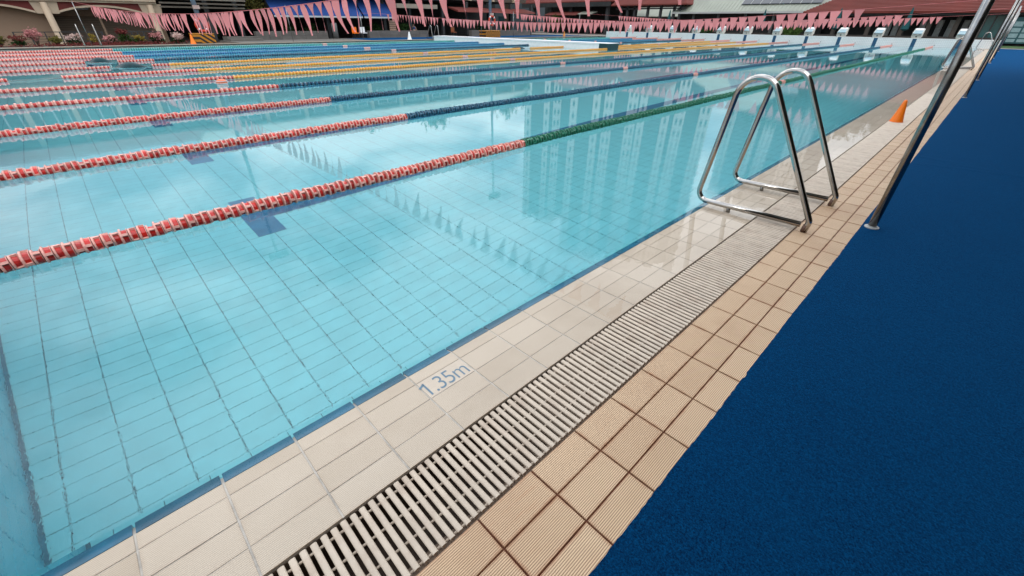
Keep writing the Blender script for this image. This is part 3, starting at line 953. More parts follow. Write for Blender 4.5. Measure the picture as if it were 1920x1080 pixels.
CH = (3.32, 3.18, 3.0, 2.9, 2.64, 2.41, 2.19, 2.09, 1.82, 1.75, 1.65)
MK = (13.5, 13.56, 13.6, 13.47, 13.27, 12.93, 12.87, 12.82, 12.68, 12.76, 12.79)
GAP = {5: [(-1.75, -.72)], 7: [(.05, 1.0)], 6: [(.55, 1.6), (19.75, 20.65)]}
LIM = (14.0, 12.5, 10.0)
ZR = .018
def rope(idx, y0, y1, xa, xb, chg, mk, endred, label, lim, gaps):
    xx = lambda y: xa + (xb - xa) * (y - y0) / (y1 - y0)
    t = thing('lane_rope', (xa, y0, ZR), label, 'lane rope', 'lane ropes floating on the pool')
    ang = math.atan2(-(xb - xa), (y1 - y0))
    base = RC[idx]
    def colr(y):
        if mk and abs(y - mk) < .17: return 'mark'
        if y < chg: return 'red'
        if endred and y > y1 - 5: return 'red'
        return base
    ph = idx * 1.7
    wob = lambda y: .012 * math.sin(y * .9 + ph) + .006 * math.sin(y * 2.7 + ph)
    segs = []; y = y0 + .1; far = {}
    g = G(); g.tube([(xx(v) + wob(v), v, ZR - .004) for v in np.linspace(y0, y1, 120)], .006, 5)
    build(g, 'cable', steel_dull_m, t, smooth=True)
    V = []; F = []; MI = []; used = []
    while y < y1 - .08:
        if any(a < y < b_ for a, b_ in gaps): y += .1006; continue
        c = colr(y)
        dz = random.uniform(-.004, .004) + .004 * math.sin(y * 3 + ph)
        if y < lim:
            inst(FM[c], 'float', t, (xx(y) + wob(y), y, ZR + dz), (random.uniform(-.05, .05), random.uniform(0, 6.28), ang + random.uniform(-.05, .05)))
        else:
            if c not in used: used.append(c)
            a = random.uniform(0, 6.28); ca, sa = math.cos(a), math.sin(a)
            vv = FLv.copy(); x_ = vv[:, 0] * ca - vv[:, 2] * sa; z_ = vv[:, 0] * sa + vv[:, 2] * ca
            o = len(V)
            V += np.stack([x_ + xx(y) + wob(y), vv[:, 1] + y, z_ + ZR + dz], 1).tolist()
            F += [tuple(i + o for i in f) for f in FLf]; MI += [m_ + 2 * used.index(c) for m_ in FLm]
        y += .1006
    g = G(); g.v = V; g.f = F; g.m = MI
    ms = [m_ for c in used for m_ in PAIRS[c]]
    build(g, 'float_run', ms, t, kind='stuff', fix=False)
for i in range(11):
    near_end = ny(NX[i])
    if i < 6:
        rope(i, near_end, FY, NX[i], FX[i], CH[i], MK[i], True, RL[i], LIM[i] if i < 3 else -9, GAP.get(i, []))
    else:
        rope(i, near_end, 23.95, NX[i], BX[i], CH[i], MK[i], False, RL[i], -9, GAP.get(i, []))
RL2 = ('yellow lane rope starting at the dark end panel of the bulkhead', 'navy lane rope beyond the bulkhead, nearest its dark panel', 'bright blue lane rope beyond the bulkhead, middle one',
       'blue lane rope beyond the bulkhead, second from the far side', 'teal lane rope beyond the bulkhead, at the far blue carpet')
for k, i in enumerate(range(6, 11)):
    xb = (-17.3, -20.4, -23.3, -26.3, -29.3)[k]
    rope(i, 25.15, FY, BX[i] + 1.2 if k else -17.9, FX[i], -99, 33.4, True, RL2[k], -9, [])
# floating orange marker
t = thing('marker_buoy', (-12.8, 2.14, 0), 'small orange floating marker with pale stripes, between red ropes', 'float')
g = G(); g.lathe((-12.8, 2.14, -.03), [(.06, 0), (.115, .02), (.125, .06), (.115, .10), (.07, .13)], 16)
build(g, 'body', mat('coral_plastic', lin(250, 130, 84), .5, .1, 10), t, smooth=True)
for zz_ in (.0, .05):
    g = G(); g.lathe((-12.8, 2.14, zz_), [(.124, 0), (.129, .006), (.129, .014), (.122, .02)], 16); build(g, 'band', palemark_m, t)

# ------------------------------------------------------------------ bulkhead and starting wall
t = thing('bulkhead', (-25.5, 24.5, 0), 'long low white bulkhead crossing half of the pool', 'bulkhead')
g = G(); g.chamfer(-34.7, -17.05, 24.0, 25.1, -.9, .31, .02); build(g, 'body', white_m, t)
g = G(); g.chamfer(-17.045, -16.35, 23.995, 25.1, -.9, .30, .015); build(g, 'end_panel', mat('dark_green_panel', lin(16, 66, 72), .5, .15, 3), t, )
g = G(); g.box(-34.7, -17.05, 23.97, 24.01, .255, .318); g.box(-34.7, -16.34, 23.97, 25.12, .305, .325); build(g, 'top_rail', mat('bright_white_paint', (.84, .84, .85), .4, .03, 4), t)
g = G(); g.box(-33.6, .34, FY, FY + .75, -1.3, .53)
sw = build(g, 'starting_wall', mosaic_m, org=(-16, FY + .3, 0))
tag(sw, 'white mosaic tiled starting wall below the row of starting blocks', 'wall')
g = G(); g.box(-33.6, .34, FY - .012, FY + .76, .53, .548); build(g, 'cap', white_m, sw)
BXs = [-1.95, -4.57, -7.06, -9.6, -12.1, -14.75, -17.4, -20.0, -22.6, -25.3, -28.05, -30.7]
for x in BXs:
    g = G(); g.box(x - .13, x + .13, FY - .006, FY, -1.15, .527); build(g, 'target_stripe', stripe_blue_m, sw)
    g = G(); g.box(x - 1.30 - .02, x - 1.30 + .02, FY - .03, FY, .10, .16); build(g, 'rope_hook', steel_dull_m, sw)
nth = ('first', 'second', 'third', 'fourth', 'fifth', 'sixth', 'sixth', 'fifth', 'fourth', 'third', 'second', 'first')
b0 = None
for i, x in enumerate(BXs):
    lab = ('white starting block on the tiled wall, %s from the %s end' % (nth[i], 'carpet' if i < 6 else 'bulkhead'))
    loc = (x, 48.75, .548)
    if b0 is None:
        b0 = t = thing('starting_block', loc, lab, 'starting block', 'starting blocks on the far wall')
        X0, X1 = x - .31, x + .31
        g = G(); g.prism([(48.46, .548), (48.44, .84), (49.02, 1.10), (49.06, .548)], 0, X0 + .05, X1 - .05); build(g, 'base', block_m, t)
        g = G(); g.prism([(48.40, .845), (48.40, .88), (49.08, 1.17), (49.08, 1.13)], 0, X0 + .02, X1 - .02); build(g, 'platform', blocktop_m, t)
        for xa in (X0, X1 - .045):
            g = G(); g.prism([(48.43, .60), (48.41, .90), (49.10, 1.20), (49.10, .70)], 0, xa, xa + .04); build(g, 'side_plate', block_m, t)
        g = G(); g.prism([(48.86, 1.085), (48.95, 1.21), (49.03, 1.22), (49.03, 1.155)], 0, X0 + .06, X1 - .06); build(g, 'foot_wedge', white_m, t)
        g = G(); g.box(x - .045, x + .045, 48.425, 48.446, .63, .71); build(g, 'number_plate', darkpost_m, t)
        g = G(); g.tube([(X0 + .08, 48.41, .78), (X1 - .08, 48.41, .78)], .014, 8); build(g, 'hand_grip', steel_m, t, smooth=True)
    else:
        copy_thing(b0, loc, lab)

# ------------------------------------------------------------------ far deck behind the starting wall, left deck
g = G(); g.box(-60, 12, FY + .76, 75, -.3, .02); structure(g, 'far_deck', paving_m)
g = G(); g.box(.35, 14, 50.35, 55.9, .02, .05); structure(g, 'lawn', grass_m)
g = G()
g.box(LX - .42, LX, NY - 3, FY, -.4, .058)
structure(g, 'left_kerb', leftkerb_m)
g = G(); g.box(-41.5, LX - .42, 9.0, FY + 2, -.3, .03); g.box(-36.2, LX - .42, -6, 9.0, -.3, .03)
structure(g, 'left_deck', concrete_m)
g = G(); g.box(-39.3, -36.2, -8, 9, -.3, .0); structure(g, 'flower_bed', soil_m)
g = G(); g.prism([(-35.3, -9), (-.32, -9), (-.32, ny(-.32)), (-35.3, ny(-35.3))], 2, -.4, -.0035); structure(g, 'end_deck', paving_m)
g = G(); g.box(-40.6, -35.35, 18.8, 47.8, .03, .042); cp2 = build(g, 'carpet', carpet_m, org=(-38, 33, 0)); tag(cp2, 'blue carpet on the far deck between the grey planter walls and the pool', 'carpet')

# ------------------------------------------------------------------ masts, hazard boxes, life rings
def mast(x, y, h, lab, laz):
    t = thing('floodlight_mast', (x, y, 0), lab, 'mast', 'tall floodlight masts')
    g = G(); g.tube([(x, y, 0), (x, y, h * .5), (x, y, h)], [.15, .125, .09], 16); build(g, 'pole', mast_m, t, smooth=True)
    g = G(); g.box(x - .12, x + .12, y - .75, y + .75, h - .3, h - .18); build(g, 'cross_arm', mast_m, t)
    for k in (-.55, 0, .55):
        g = G(); g.prism([(x - .05, h - .15), (x + .4, h - .35), (x + .5, h + .15), (x + .05, h + .3)], 1, y + k - .22, y + k + .22); build(g, 'floodlight', darkpost_m, t)
    g = G(); g.box(x + .12, x + .3, y - .16, y + .2, 1.94, 2.14); build(g, 'speaker_box', mat('pale_pink_box', lin(206, 176, 168), .6, .1, 9), t)
    return t
mast(-37.25, 7.2, 16.2, 'blue grey floodlight mast rising behind the nearer hazard striped box', 0)
mast(-37.3, 33.0, 17.2, 'blue grey floodlight mast behind the farther chevron box', 0)
t = thing('hazard_box', (-37.3, 7.1, .03), 'yellow and black striped box at a mast foot beside the orange cone', 'hazard box', 'striped boxes round the mast feet')
g = G(); g.chamfer(-37.75, -36.8, 6.45, 7.68, .03, .55, .02); build(g, 'body', haz1_m, t)
g = G(); g.chamfer(-37.77, -36.78, 6.43, 7.70, .552, .585, .01); build(g, 'lid', mat('hazard_yellow', lin(206, 136, 34), .5, .1, 6), t)
t = thing('hazard_box', (-37.3, 32.9, .04), 'yellow and black chevron box below the farther mast, beyond the bulkhead', 'hazard box', 'striped boxes round the mast feet')
g = G(); g.chamfer(-37.8, -36.8, 31.9, 33.9, .04, .60, .02); build(g, 'body', haz2_m, t)
g = G(); g.chamfer(-37.82, -36.78, 31.88, 33.92, .602, .64, .01); build(g, 'lid', MATS['hazard_yellow'], t)
def ring(x, y, z, R, r, lab):
    g = G(); n, m = 24, 8
    vs = [(x + r * math.sin(2 * math.pi * j / m), y + (R + r * math.cos(2 * math.pi * j / m)) * math.cos(2 * math.pi * i / n), z + (R + r * math.cos(2 * math.pi * j / m)) * math.sin(2 * math.pi * i / n)) for i in range(n) for j in range(m)]
    fs = [(i * m + j, i * m + (j + 1) % m, ((i + 1) % n) * m + (j + 1) % m, ((i + 1) % n) * m + j) for i in range(n) for j in range(m)]
    g.add(vs, fs)
    o = build(g, 'life_ring', buoy_m, org=(x, y, z), smooth=True)
    tag(o, lab, 'life ring', 'orange life rings on the masts')
    for k in range(4):
        a0 = k * math.pi / 2 + .6
        g = G()
        pts = [(x, y + R * math.cos(a), z + R * math.sin(a)) for a in np.linspace(a0, a0 + .3, 4)]
        g.tube(pts, r * 1.08, 8); build(g, 'band', white_m, o, smooth=True)
ring(-36.98, 7.2, 1.06, .34, .075, 'orange red life ring hanging on the mast beside the cone')
ring(-37.05, 33.0, 1.5, .38, .085, 'orange red life ring hanging on the mast above the chevron box')

# ------------------------------------------------------------------ left flower bed
def shrub(y, h, w, lab, parts, x=-37.5, trunk=False, seedv=0):
    t = thing('flowering_shrub', (x, y, 0), lab, 'shrub', 'shrubs in the bed along the left edge')
    for k, (nm, m_, n_, zc, rr, sz) in enumerate(parts):
        gg = leaves((x + (k - .5) * .05, y, h * zc), (w * rr * .9, w * rr, h * .42), n_, sz, seedv * 10 + k, 12)
        build(gg, nm, m_, t, fix=False)
    g = G()
    for k in range(4):
        a = k * 1.6 + seedv
        g.tube([(x, y, 0), (x + .06 * math.cos(a), y + .08 * math.sin(a), h * .35), (x + w * .4 * math.cos(a), y + w * .45 * math.sin(a), h * .7)], [.035, .025, .01], 6)
    build(g, 'stem', bark_m, t, smooth=True)
SH = [(-2.45, .55, .40, 'olive green bushy shrub at the left end of the bed', (('foliage', leaf_olive_m, 500, .55, .9, .05),)),
      (-1.72, .50, .50, 'low dark shrub with maroon tops, left of the blossom tree', (('foliage', leaf_dark_m, 500, .45, .95, .05), ('blossom', leaf_red_m, 220, .8, .8, .045))),
      (-.98, .74, .50, 'small pink blossom tree on a dark crooked trunk', (('blossom', blossom_m, 700, .78, .9, .05),)),
      (-.18, .52, .42, 'yellowish leafy shrub at the foot of the cream column', (('foliage', leaf_olive_m, 450, .55, .9, .05),)),
      (.66, .60, .46, 'pink and white blossom shrub just right of the cream column', (('foliage', leaf_dark_m, 300, .45, .9, .05), ('blossom', blossom_pale_m, 380, .7, .95, .045))),
      (1.5, .62, .34, 'thin yellow leaved shrub between the two grab rails', (('foliage', leaf_yel_m, 380, .6, .9, .045),)),
      (2.2, .58, .42, 'pink blossom shrub right of the grab rails', (('blossom', blossom_m, 420, .6, .95, .05), ('foliage', leaf_dark_m, 220, .35, .8, .05))),
      (2.95, .76, .46, 'tall maroon topped green shrub in the bed', (('foliage', leaf_green_m, 420, .45, .85, .05), ('blossom', leaf_red_m, 360, .85, .8, .05))),
      (3.65, .50, .42, 'yellow flowering low shrub between maroon and pink ones', (('foliage', leaf_green_m, 260, .4, .9, .05), ('blossom', leaf_yel_m, 300, .7, .9, .045))),
      (4.55, .62, .56, 'wide pink flowering shrub, right of the yellow one', (('foliage', leaf_dark_m, 420, .4, .95, .05), ('blossom', leaf_red_m, 200, .7, .8, .05), ('blossom', blossom_m, 420, .78, .9, .05))),
      (5.65, .62, .56, 'whitish pink flowering shrub beside the orange cone', (('foliage', leaf_dark_m, 400, .4, .95, .05), ('blossom', blossom_pale_m, 460, .72, .95, .05)))]
for i, (y, h, w, lab, pr) in enumerate(SH): shrub(y, h, w, lab, pr, seedv=i + 3)
gg = leaves((-37.2, 2.2, .05), (.9, 6.5, .16), 2600, .05, 77, 60); build(gg, 'ground_cover', leaf_red_m, kind='stuff', fix=False)
# railings behind the bed
def railing(y0, y1, lab, z0=.05, z1=.68):
    x = -39.6
    t = thing('railing', (x, (y0 + y1) / 2, 0), lab, 'railing', 'dark metal railings behind the bed')
    g = G(); g.box(x - .02, x + .02, y0, y1, z1 - .04, z1); build(g, 'top_bar', darkpost_m, t)
    for z in (.16, .30, .44): 
        g = G(); g.tube([(x, y0, z), (x, y1, z)], .010, 6); build(g, 'wire', darkpost_m, t)
    n = 7
    for k in range(n):
        y = y0 + (y1 - y0) * k / (n - 1)
        g = G(); g.box(x - .03, x + .03, y - .03 if k < n - 1 else y - .06, y + .03, -.2, z1); build(g, 'baluster', darkpost_m, t)
railing(-1.8, 2.15, 'dark wire railing in front of the cream column and shutters')
railing(3.3, 5.2, 'dark railing panel in front of the right half of the shutters')

# ------------------------------------------------------------------ clubhouse with arches
XF_ = -42.0
t = thing('clubhouse', (-46, 1, -1.2), 'cream clubhouse with shallow arches, maroon spandrels and brown shutters', 'building')
def colm(y, r=.185):
    g = G(); g.lathe((XF_, y, -1.2), [(r * 1.25, 0), (r * 1.2, .15), (r, .2), (r * .96, 3.4)], 20); build(g, 'column', cream_m, t, smooth=True)
    g = G(); g.prism([(y - .62, 2.24), (y - .50, 1.60), (y + .54, 1.60), (y + .66, 2.24)], 0, XF_ - .35, XF_ + .02); build(g, 'capital', cream_m, t)
for y in (-5.2, .14, 5.50): colm(y)
def arch(y0, y1, zs, zp):
    n = 24; ts = np.linspace(-1, 1, n + 1)
    cen = [((y0 + y1) / 2 + t_ * (y1 - y0) / 2, zs + (zp - zs) * (1 - abs(t_) ** 2.0)) for t_ in ts]
    g = G()
    for (a, b_) in zip(cen[:-1], cen[1:]):
        g.prism([(a[0], a[1]), (b_[0], b_[1]), (b_[0], b_[1] + .11), (a[0], a[1] + .11)], 0, XF_ - .4, XF_ + .06)
    build(g, 'arch', cream_m, t)
    g = G()
    for (a, b_) in zip(cen[:-1], cen[1:]):
        g.prism([(a[0], a[1] + .112), (b_[0], b_[1] + .112), (b_[0], 2.24), (a[0], 2.24)], 0, XF_ - .3, XF_ - .02)
    build(g, 'spandrel', maroon_m, t)
arch(-4.6, -.40, 1.62, 2.0); arch(.70, 4.95, 1.66, 2.0)
g = G(); g.box(XF_ - .5, XF_ + .12, -9, 5.9, 2.24, 2.36); g.box(XF_ - .5, XF_ + .22, -9, 5.9, 2.36, 2.52); build(g, 'beam', cream_m, t)
g = G(); g.box(XF_ - 1.0, XF_ - .6, -9, .10, -1.2, 2.3); build(g, 'wall', beige_m, t)
g = G(); g.box(XF_ - 2.2, XF_ - 1.9, .1, 6.2, -1.2, 2.3); build(g, 'wall', beige_m, t)
g = G()
for k in range(24):
    z = -.9 + k * .10
    g.box(XF_ - 1.9, XF_ - 1.86, .3, 5.35, z, z + .085)
build(g, 'shutter', shutter_m, t, kind='stuff')
g = G(); g.box(XF_ - 1.9, XF_ - 1.5, .1, 5.6, 1.5, 2.2); build(g, 'lintel', mat('brown_lintel', lin(140, 116, 96), .8, .06, 2), t)
g = G(); g.tube([(XF_ - .9, 2.6, -1.2), (XF_ - .9, 2.6, 2.0)], .07, 10); build(g, 'column', beige_m, t, smooth=True)
g = G(); g.box(XF_ - .3, XF_ + .1, 1.55, 2.15, 1.84, 1.92); build(g, 'lamp', dark_m, t)
# upper storey, seen mirrored in the water
g = G(); g.box(XF_ - 9, XF_ - .6, -16, 6.4, 2.52, 6.0); build(g, 'upper_wall', upwall_m, t)
g = G(); g.prism([(XF_ - 9.6, 6.0), (XF_ + .5, 6.0), (XF_ - 4.4, 7.7)], 1, -16.5, 6.9); build(g, 'roof', redroof_m, t)
for k in range(9):
    g = G(); g.box(XF_ - .62, XF_ - .3, -15.2 + k * 2.35, -14.9 + k * 2.35, 2.52, 6.0); build(g, 'pilaster', cream_m, t)
for k in range(9):
    y = -14.5 + k * 2.35
    g = G(); g.box(XF_ - .62, XF_ - .55, y, y + 1.45, 3.5, 5.2); w_ = build(g, 'window', whitetrim_m, t)
    g = G(); g.box(XF_ - .56, XF_ - .535, y + .08, y + .68, 3.58, 5.12); g.box(XF_ - .56, XF_ - .535, y + .77, y + 1.37, 3.58, 5.12); build(g, 'pane', tealglass_m, w_)

# ------------------------------------------------------------------ restaurant under the awning
t = thing('restaurant', (-46, 25, 0), 'dark open restaurant pavilion with charcoal posts behind grey planters', 'building')
g = G(); g.box(-52.4, -52, 6.3, 47, -.5, 6); build(g, 'back_wall', dark_m, t)
g = G(); g.box(-52, -42, 6.3, 47, -.3, .0); build(g, 'floor', mat('dark_floor', (.03, .028, .025), .7, .3, 1), t)
g = G(); g.box(-52, -41.2, 6.3, 30, 3.15, 3.35); build(g, 'ceiling', dark_m, t)
for k, (z, xx_) in enumerate(((2.05, -41.6), (2.28, -41.3), (2.52, -41.0))):
    g = G(); g.box(xx_ - .1, xx_ + .05, 6.0, 11.4, z, z + .10); build(g, 'beam', beam_m, t)
for y in (8.9, 10.9, 13.3, 18.0, 21.0, 23.6, 26.5, 30.5, 33.8, 37.0, 40.5, 44.0):
    g = G(); g.box(-42.3, -42.0, y - .13, y + .13, -.05, 3.2); build(g, 'post', darkpost_m, t)
g = G(); g.tube([(-41.0, 18.0, 0), (-41.0, 18.0, 1.2)], .24, 14); build(g, 'column', mat('grey_column', lin(110, 112, 112), .7, .1, 3), t, smooth=True)
g = G(); g.box(-41.4, -41.2, 24.6, 29.3, 2.45, 2.8); build(g, 'sign_board', mat('beige_board', lin(166, 152, 136), .7, .05, 3), t)
g = G(); g.prism([(-42.4, 2.72), (-40.7, 2.40), (-40.6, 2.24), (-40.7, 2.24), (-42.4, 2.6)], 1, 31.5, 43.2); build(g, 'roof', redroof_m, t)
g = G(); g.box(-52, -43, 6.5, 44, 3.36, 6.4); build(g, 'upper_wall', upwall_m, t)
g = G(); g.prism([(-53, 6.4), (-42.2, 6.4), (-47.6, 8.2)], 1, 6.0, 45); build(g, 'roof', metalroof_m, t)
for k in range(11):
    g = G(); g.box(-43.0, -42.7, 7.6 + k * 3.4, 7.9 + k * 3.4, 3.36, 6.4); build(g, 'pilaster', cream_m, t)
for k in range(9):
    y = 8.5 + k * 3.4
    g = G(); g.box(-43.0, -42.94, y, y + 2.2, 4.6, 6.0); w_ = build(g, 'window', whitetrim_m, t)
    g = G(); g.box(-42.94, -42.92, y + .1, y + 1.05, 4.7, 5.9); g.box(-42.94, -42.92, y + 1.15, y + 2.1, 4.7, 5.9); build(g, 'pane', tealglass_m, w_)
t = thing('awning', (-41.6, 18.5, 1.6), 'blue canvas awning with a white front edge over the restaurant terrace', 'awning')
for (y0, y1) in ((13.2, 17.8), (17.95, 20.8), (20.95, 23.9)):
    g = G(); g.prism([(-42.4, 3.05), (-40.9, 1.70), (-40.9, 1.74), (-42.4, 3.10)], 1, y0, y1); build(g, 'canvas', bluecanvas_m, t)
    g = G(); g.box(-40.92, -40.88, y0, y1, 1.585, 1.71); build(g, 'front_edge', whitetrim_m, t)
# planters of grey blocks
def planter(y0, y1, lab, x=-41.0, dep=.55, ret=None):
    t = thing('planter_wall', (x, (y0 + y1) / 2, 0), lab, 'planter', 'grey block planter walls')
    n = max(2, round((y1 - y0) / 1.0)); L = (y1 - y0) / n
    me = None
    for r_ in range(2):
        for k in range(n):
            key_ = ('pl', round(L, 3), dep)
            if key_ not in cache:
                gg = G(); gg.chamfer(-dep / 2, dep / 2, -L / 2 + .008, L / 2 - .008, -.155, .155, .012); cache[key_] = mesh_of(gg, 'block', mat('grey_block', lin(112, 108, 104), .85, .12, 3, .003, 40, objvar=.12))
            inst(cache[key_], 'block', t, (x, y0 + (k + .5) * L, .13 + r_ * .318))
    return t
planter(11.45, 17.2, 'grey block planter wall left of the awning post')
planter(21.1, 27.6, 'grey block planter wall below the right of the awning')
planter(33.3, 42.6, 'grey block planter wall behind the chevron box')
g = G(); g.box(-41.3, -39.2, 9.2, 11.4, .03, .16); g.box(-41.3, -39.9, 9.2, 11.4, .16, .28); structure(g, 'terrace_steps', concrete_m)
# plants and furniture under the awning
for i, (x, y, h, w, lab) in enumerate(((-43.5, 9.2, 1.5, .8, 'dark leafy plant in the shade left of the steps'), (-41.9, 12.3, 3.3, .9, 'olive leaved tree rising behind the pink flags'),
                                   (-42.0, 14.6, 1.25, .7, 'dark plant growing over the planter left of the awning post'), (-41.9, 16.4, 1.1, .6, 'low dark plant beside the awning post'),
                                   (-42, 22.4, 1.2, .8, 'dark feathery plant over the middle planter'), (-42, 25.4, 1.25, .9, 'broad dark plant behind the grab rail pair'),
                                   (-42.0, 35.6, 1.3, .9, 'dark plant right of the farther mast'), (-42.0, 39.6, 1.2, .8, 'dark plant near the end of the last planter'))):
    t = thing('potted_plant' if i != 1 else 'tree', (x, y, 0), lab, 'plant' if i != 1 else 'tree')
    gg = leaves((x, y, h * .66 if i != 1 else h * .85), (w * .8, w, h * .42), 700, .09, 200 + i, 12); build(gg, 'crown' if i == 1 else 'foliage', leaf_olive_m if i == 1 else leaf_dark_m, t, fix=False)
    g = G(); g.tube([(x, y, -.02), (x + .04, y + .05, h * .6)], [.05, .03], 8); build(g, 'trunk' if i == 1 else 'stem', bark_m, t, smooth=True)
def chair(x, y, lab, m_):
    t = thing('terrace_chair', (x, y, 0), lab, 'chair', 'terrace chairs of the restaurant')
    g = G(); g.chamfer(x - .22, x + .22, y - .22, y + .22, .42, .47, .01); build(g, 'seat', m_, t)
    g = G(); g.chamfer(x - .22, x - .18, y - .22, y + .22, .49, .90, .01); build(g, 'backrest', m_, t)
    for a in (-.19, .19):
        for b_ in (-.19, .19):
            g = G(); g.box(x + a - .02, x + a + .02, y + b_ - .02, y + b_ + .02, 0, .42); build(g, 'leg', darkpost_m, t)
chair(-40.4, 19.6, 'orange terrace chair in the gap between two grey planters', orange_m)
chair(-40.4, 30.6, 'orange brown terrace chair beyond the bulkhead end of the planter', mat('brown_plastic', lin(150, 84, 46), .6, .1, 8))
chair(-40.6, 20.5, 'white terrace chair beside the orange one', white_m)
t = thing('menu_stand', (-41.2, 23.9, .6), 'beige slatted board standing above the grey planter', 'board')
for k in range(5):
    g = G(); g.box(-41.22, -41.18, 23.55, 24.25, .62 + k * .17, .76 + k * .17); build(g, 'slat', mat('beige_slat', lin(172, 140, 118), .7, .1, 6), t)
# seated guests, a few pixels tall
skin_m = mat('skin', (.45, .28, .2), .6, .1, 9)
def person(x, y, z, lab, shirt):
    t = thing('person', (x, y, z), lab, 'person', 'guests sitting on the terrace')
    me = bpy.data.meshes.new('body')
    V = [(0, 0, 0), (0, 0, .25), (0, 0, .44), (0, 0, .53), (.01, 0, .62), (.02, 0, .72), (.02, .19, .42), (.12, .25, .20), (.30, .18, .14), (.02, -.19, .42), (.12, -.25, .20), (.30, -.18, .14), (.36, .1, .0), (.40, .1, -.42), (.36, -.1, .0), (.40, -.1, -.42)]
    E_ = [(0, 1), (1, 2), (2, 3), (3, 4), (4, 5), (2, 6), (6, 7), (7, 8), (2, 9), (9, 10), (10, 11), (0, 12), (12, 13), (0, 14), (14, 15)]
    R_ = [.15, .14, .13, .05, .085, .075, .055, .042, .032, .055, .042, .032, .075, .045, .075, .045]
    me.from_pydata(V, E_, []); me.materials.append(skin_m)
    o = bpy.data.objects.new('body', me); COL.objects.link(o); o.parent = t; ORG[o.name] = (x, y, z)
    o.modifiers.new('skin', 'SKIN')
    if me.skin_vertices:
        for i, sv in enumerate(me.skin_vertices[0].data): sv.radius = (R_[i], R_[i]); sv.use_root = (i == 0)
    sub = o.modifiers.new('sub', 'SUBSURF'); sub.levels = 1; sub.render_levels = 1
    g = G(); g.lathe((x, y, z + .0), [(.165, 0), (.165, .2), (.17, .38), (.13, .47), (.06, .50)], 12); build(g, 'shirt', shirt, t, smooth=True)
    g = G(); g.lathe((x, y, z + .66), [(.095, 0), (.10, .06), (.08, .13), (.03, .155)], 12); build(g, 'hair', dark_m, t, smooth=True)
    return t
person(-42.6, 14.9, .45, 'guest in a pale blue shirt sitting behind the left planter under the awning edge', mat('pale_blue_shirt', lin(140, 164, 186), .9, .1, 6))
person(-42.4, 27.0, .45, 'guest in a blue shirt sitting behind the planter near the farther grab rails', mat('blue_shirt', lin(60, 96, 150), .9, .1, 6))

# ------------------------------------------------------------------ far buildings
def hip_roof(t, x0, x1, y0, y1, z0, z1, m_, ins, name='roof', thick=.12):
    g = G()
    xm0, xm1, ym = x0 + ins, x1 - ins, (y0 + y1) / 2
    g.add([(x0, y0, z0), (x1, y0, z0), (x1, y1, z0), (x0, y1, z0), (xm0, ym, z1), (xm1, ym, z1), (x0, y0, z0 - thick), (x1, y0, z0 - thick), (x1, y1, z0 - thick), (x0, y1, z0 - thick)],
          [(0, 1, 5, 4), (1, 2, 5), (2, 3, 4, 5), (3, 0, 4), (0, 6, 7, 1), (1, 7, 8, 2), (2, 8, 9, 3), (3, 9, 6, 0), (6, 9, 8, 7)])
    return build(g, name, m_, t)
t = thing('corner_pavilion', (-46, 60, 0), 'dark corner pavilion with a maroon fascia, left of the red roofed one', 'pavilion', 'open pavilions beyond the pool')
hip_roof(t, -55, -38.3, 55.5, 66, 3.95, 8, redroof_m, 5)
g = G(); g.box(-55, -38.4, 55.45, 55.6, 3.3, 3.82); build(g, 'fascia', dark_m, t)
for x in (-53, -49.5, -45.6, -42.3, -39.2):
    g = G(); g.box(x - .2, x + .2, 56, 56.4, 0, 3.8); build(g, 'post', darkpost_m, t)
g = G(); g.box(-56, -38.3, 62, 62.3, 0, 4); build(g, 'back_wall', dark_m, t)
g = G(); g.prism([(56.2, 2.75), (54.7, 2.35), (54.7, 2.28), (56.2, 2.6)], 0, -49.5, -43.5); build(g, 'canopy', redroof_m, t)
g = G(); g.prism([(56.3, 2.8), (54.9, 2.45), (54.9, 2.38), (56.3, 2.66)], 0, -43.4, -41.0); build(g, 'canopy', metalroof_m, t)
t = thing('red_pavilion', (-33, 59, 0), 'open pavilion with red hipped roof on dark posts', 'pavilion', 'open pavilions beyond the pool')
hip_roof(t, -38.2, -27.6, 55.4, 63, 3.42, 7.4, redroof_m, 3.6)
for x in (-37.0, -36.0, -34.9, -33.0, -31.2, -29.4, -28.6):
    g = G(); g.box(x - .13, x + .13, 56, 56.3, 0, 3.4); build(g, 'post', darkpost_m, t)
g = G(); g.box(-37.8, -28, 56.0, 56.2, 2.9, 3.05); build(g, 'beam', darkpost_m, t)
# long metal roofed hall
t = thing('metal_roof_hall', (-26, 66, 0), 'hall with pale green metal hipped roof carrying solar panels', 'building')
hip_roof(t, -29.5, -13.2, 55.9, 74, 2.58, 8.6, metalroof_m, 7.5)
g = G(); g.box(-29.2, -13.4, 57.6, 57.8, 0, 2.5); build(g, 'front_wall', dark_m, t)
g = G(); g.box(-48, -29.3, 66.6, 66.8, 0, 2.3); build(g, 'side_wall', dark_m, t)
g = G(); g.prism([(66.3, 2.3), (72, 5.4), (72, 5.3), (66.3, 2.2)], 0, -46, -27); build(g, 'rear_roof', metalroof_m, t)
for k in range(40):
    x = -29.0 + k * .4
    y1r = 55.9 + 9 * min(1, max(.05, min(x + 29.5, -13.2 - x) / 7.5)) ; zr = 2.58 + 6.02 * (y1r - 55.9) / 9.05
    g = G(); g.prism([(55.95, 2.62), (y1r, zr), (y1r, zr + .05), (55.95, 2.67)], 0, x - .02, x + .02); build(g, 'seam', metalroof_m, t)
g = G(); g.box(-29.5, -13.2, 55.82, 55.9, 2.4, 2.56); build(g, 'gutter', alu_m, t)
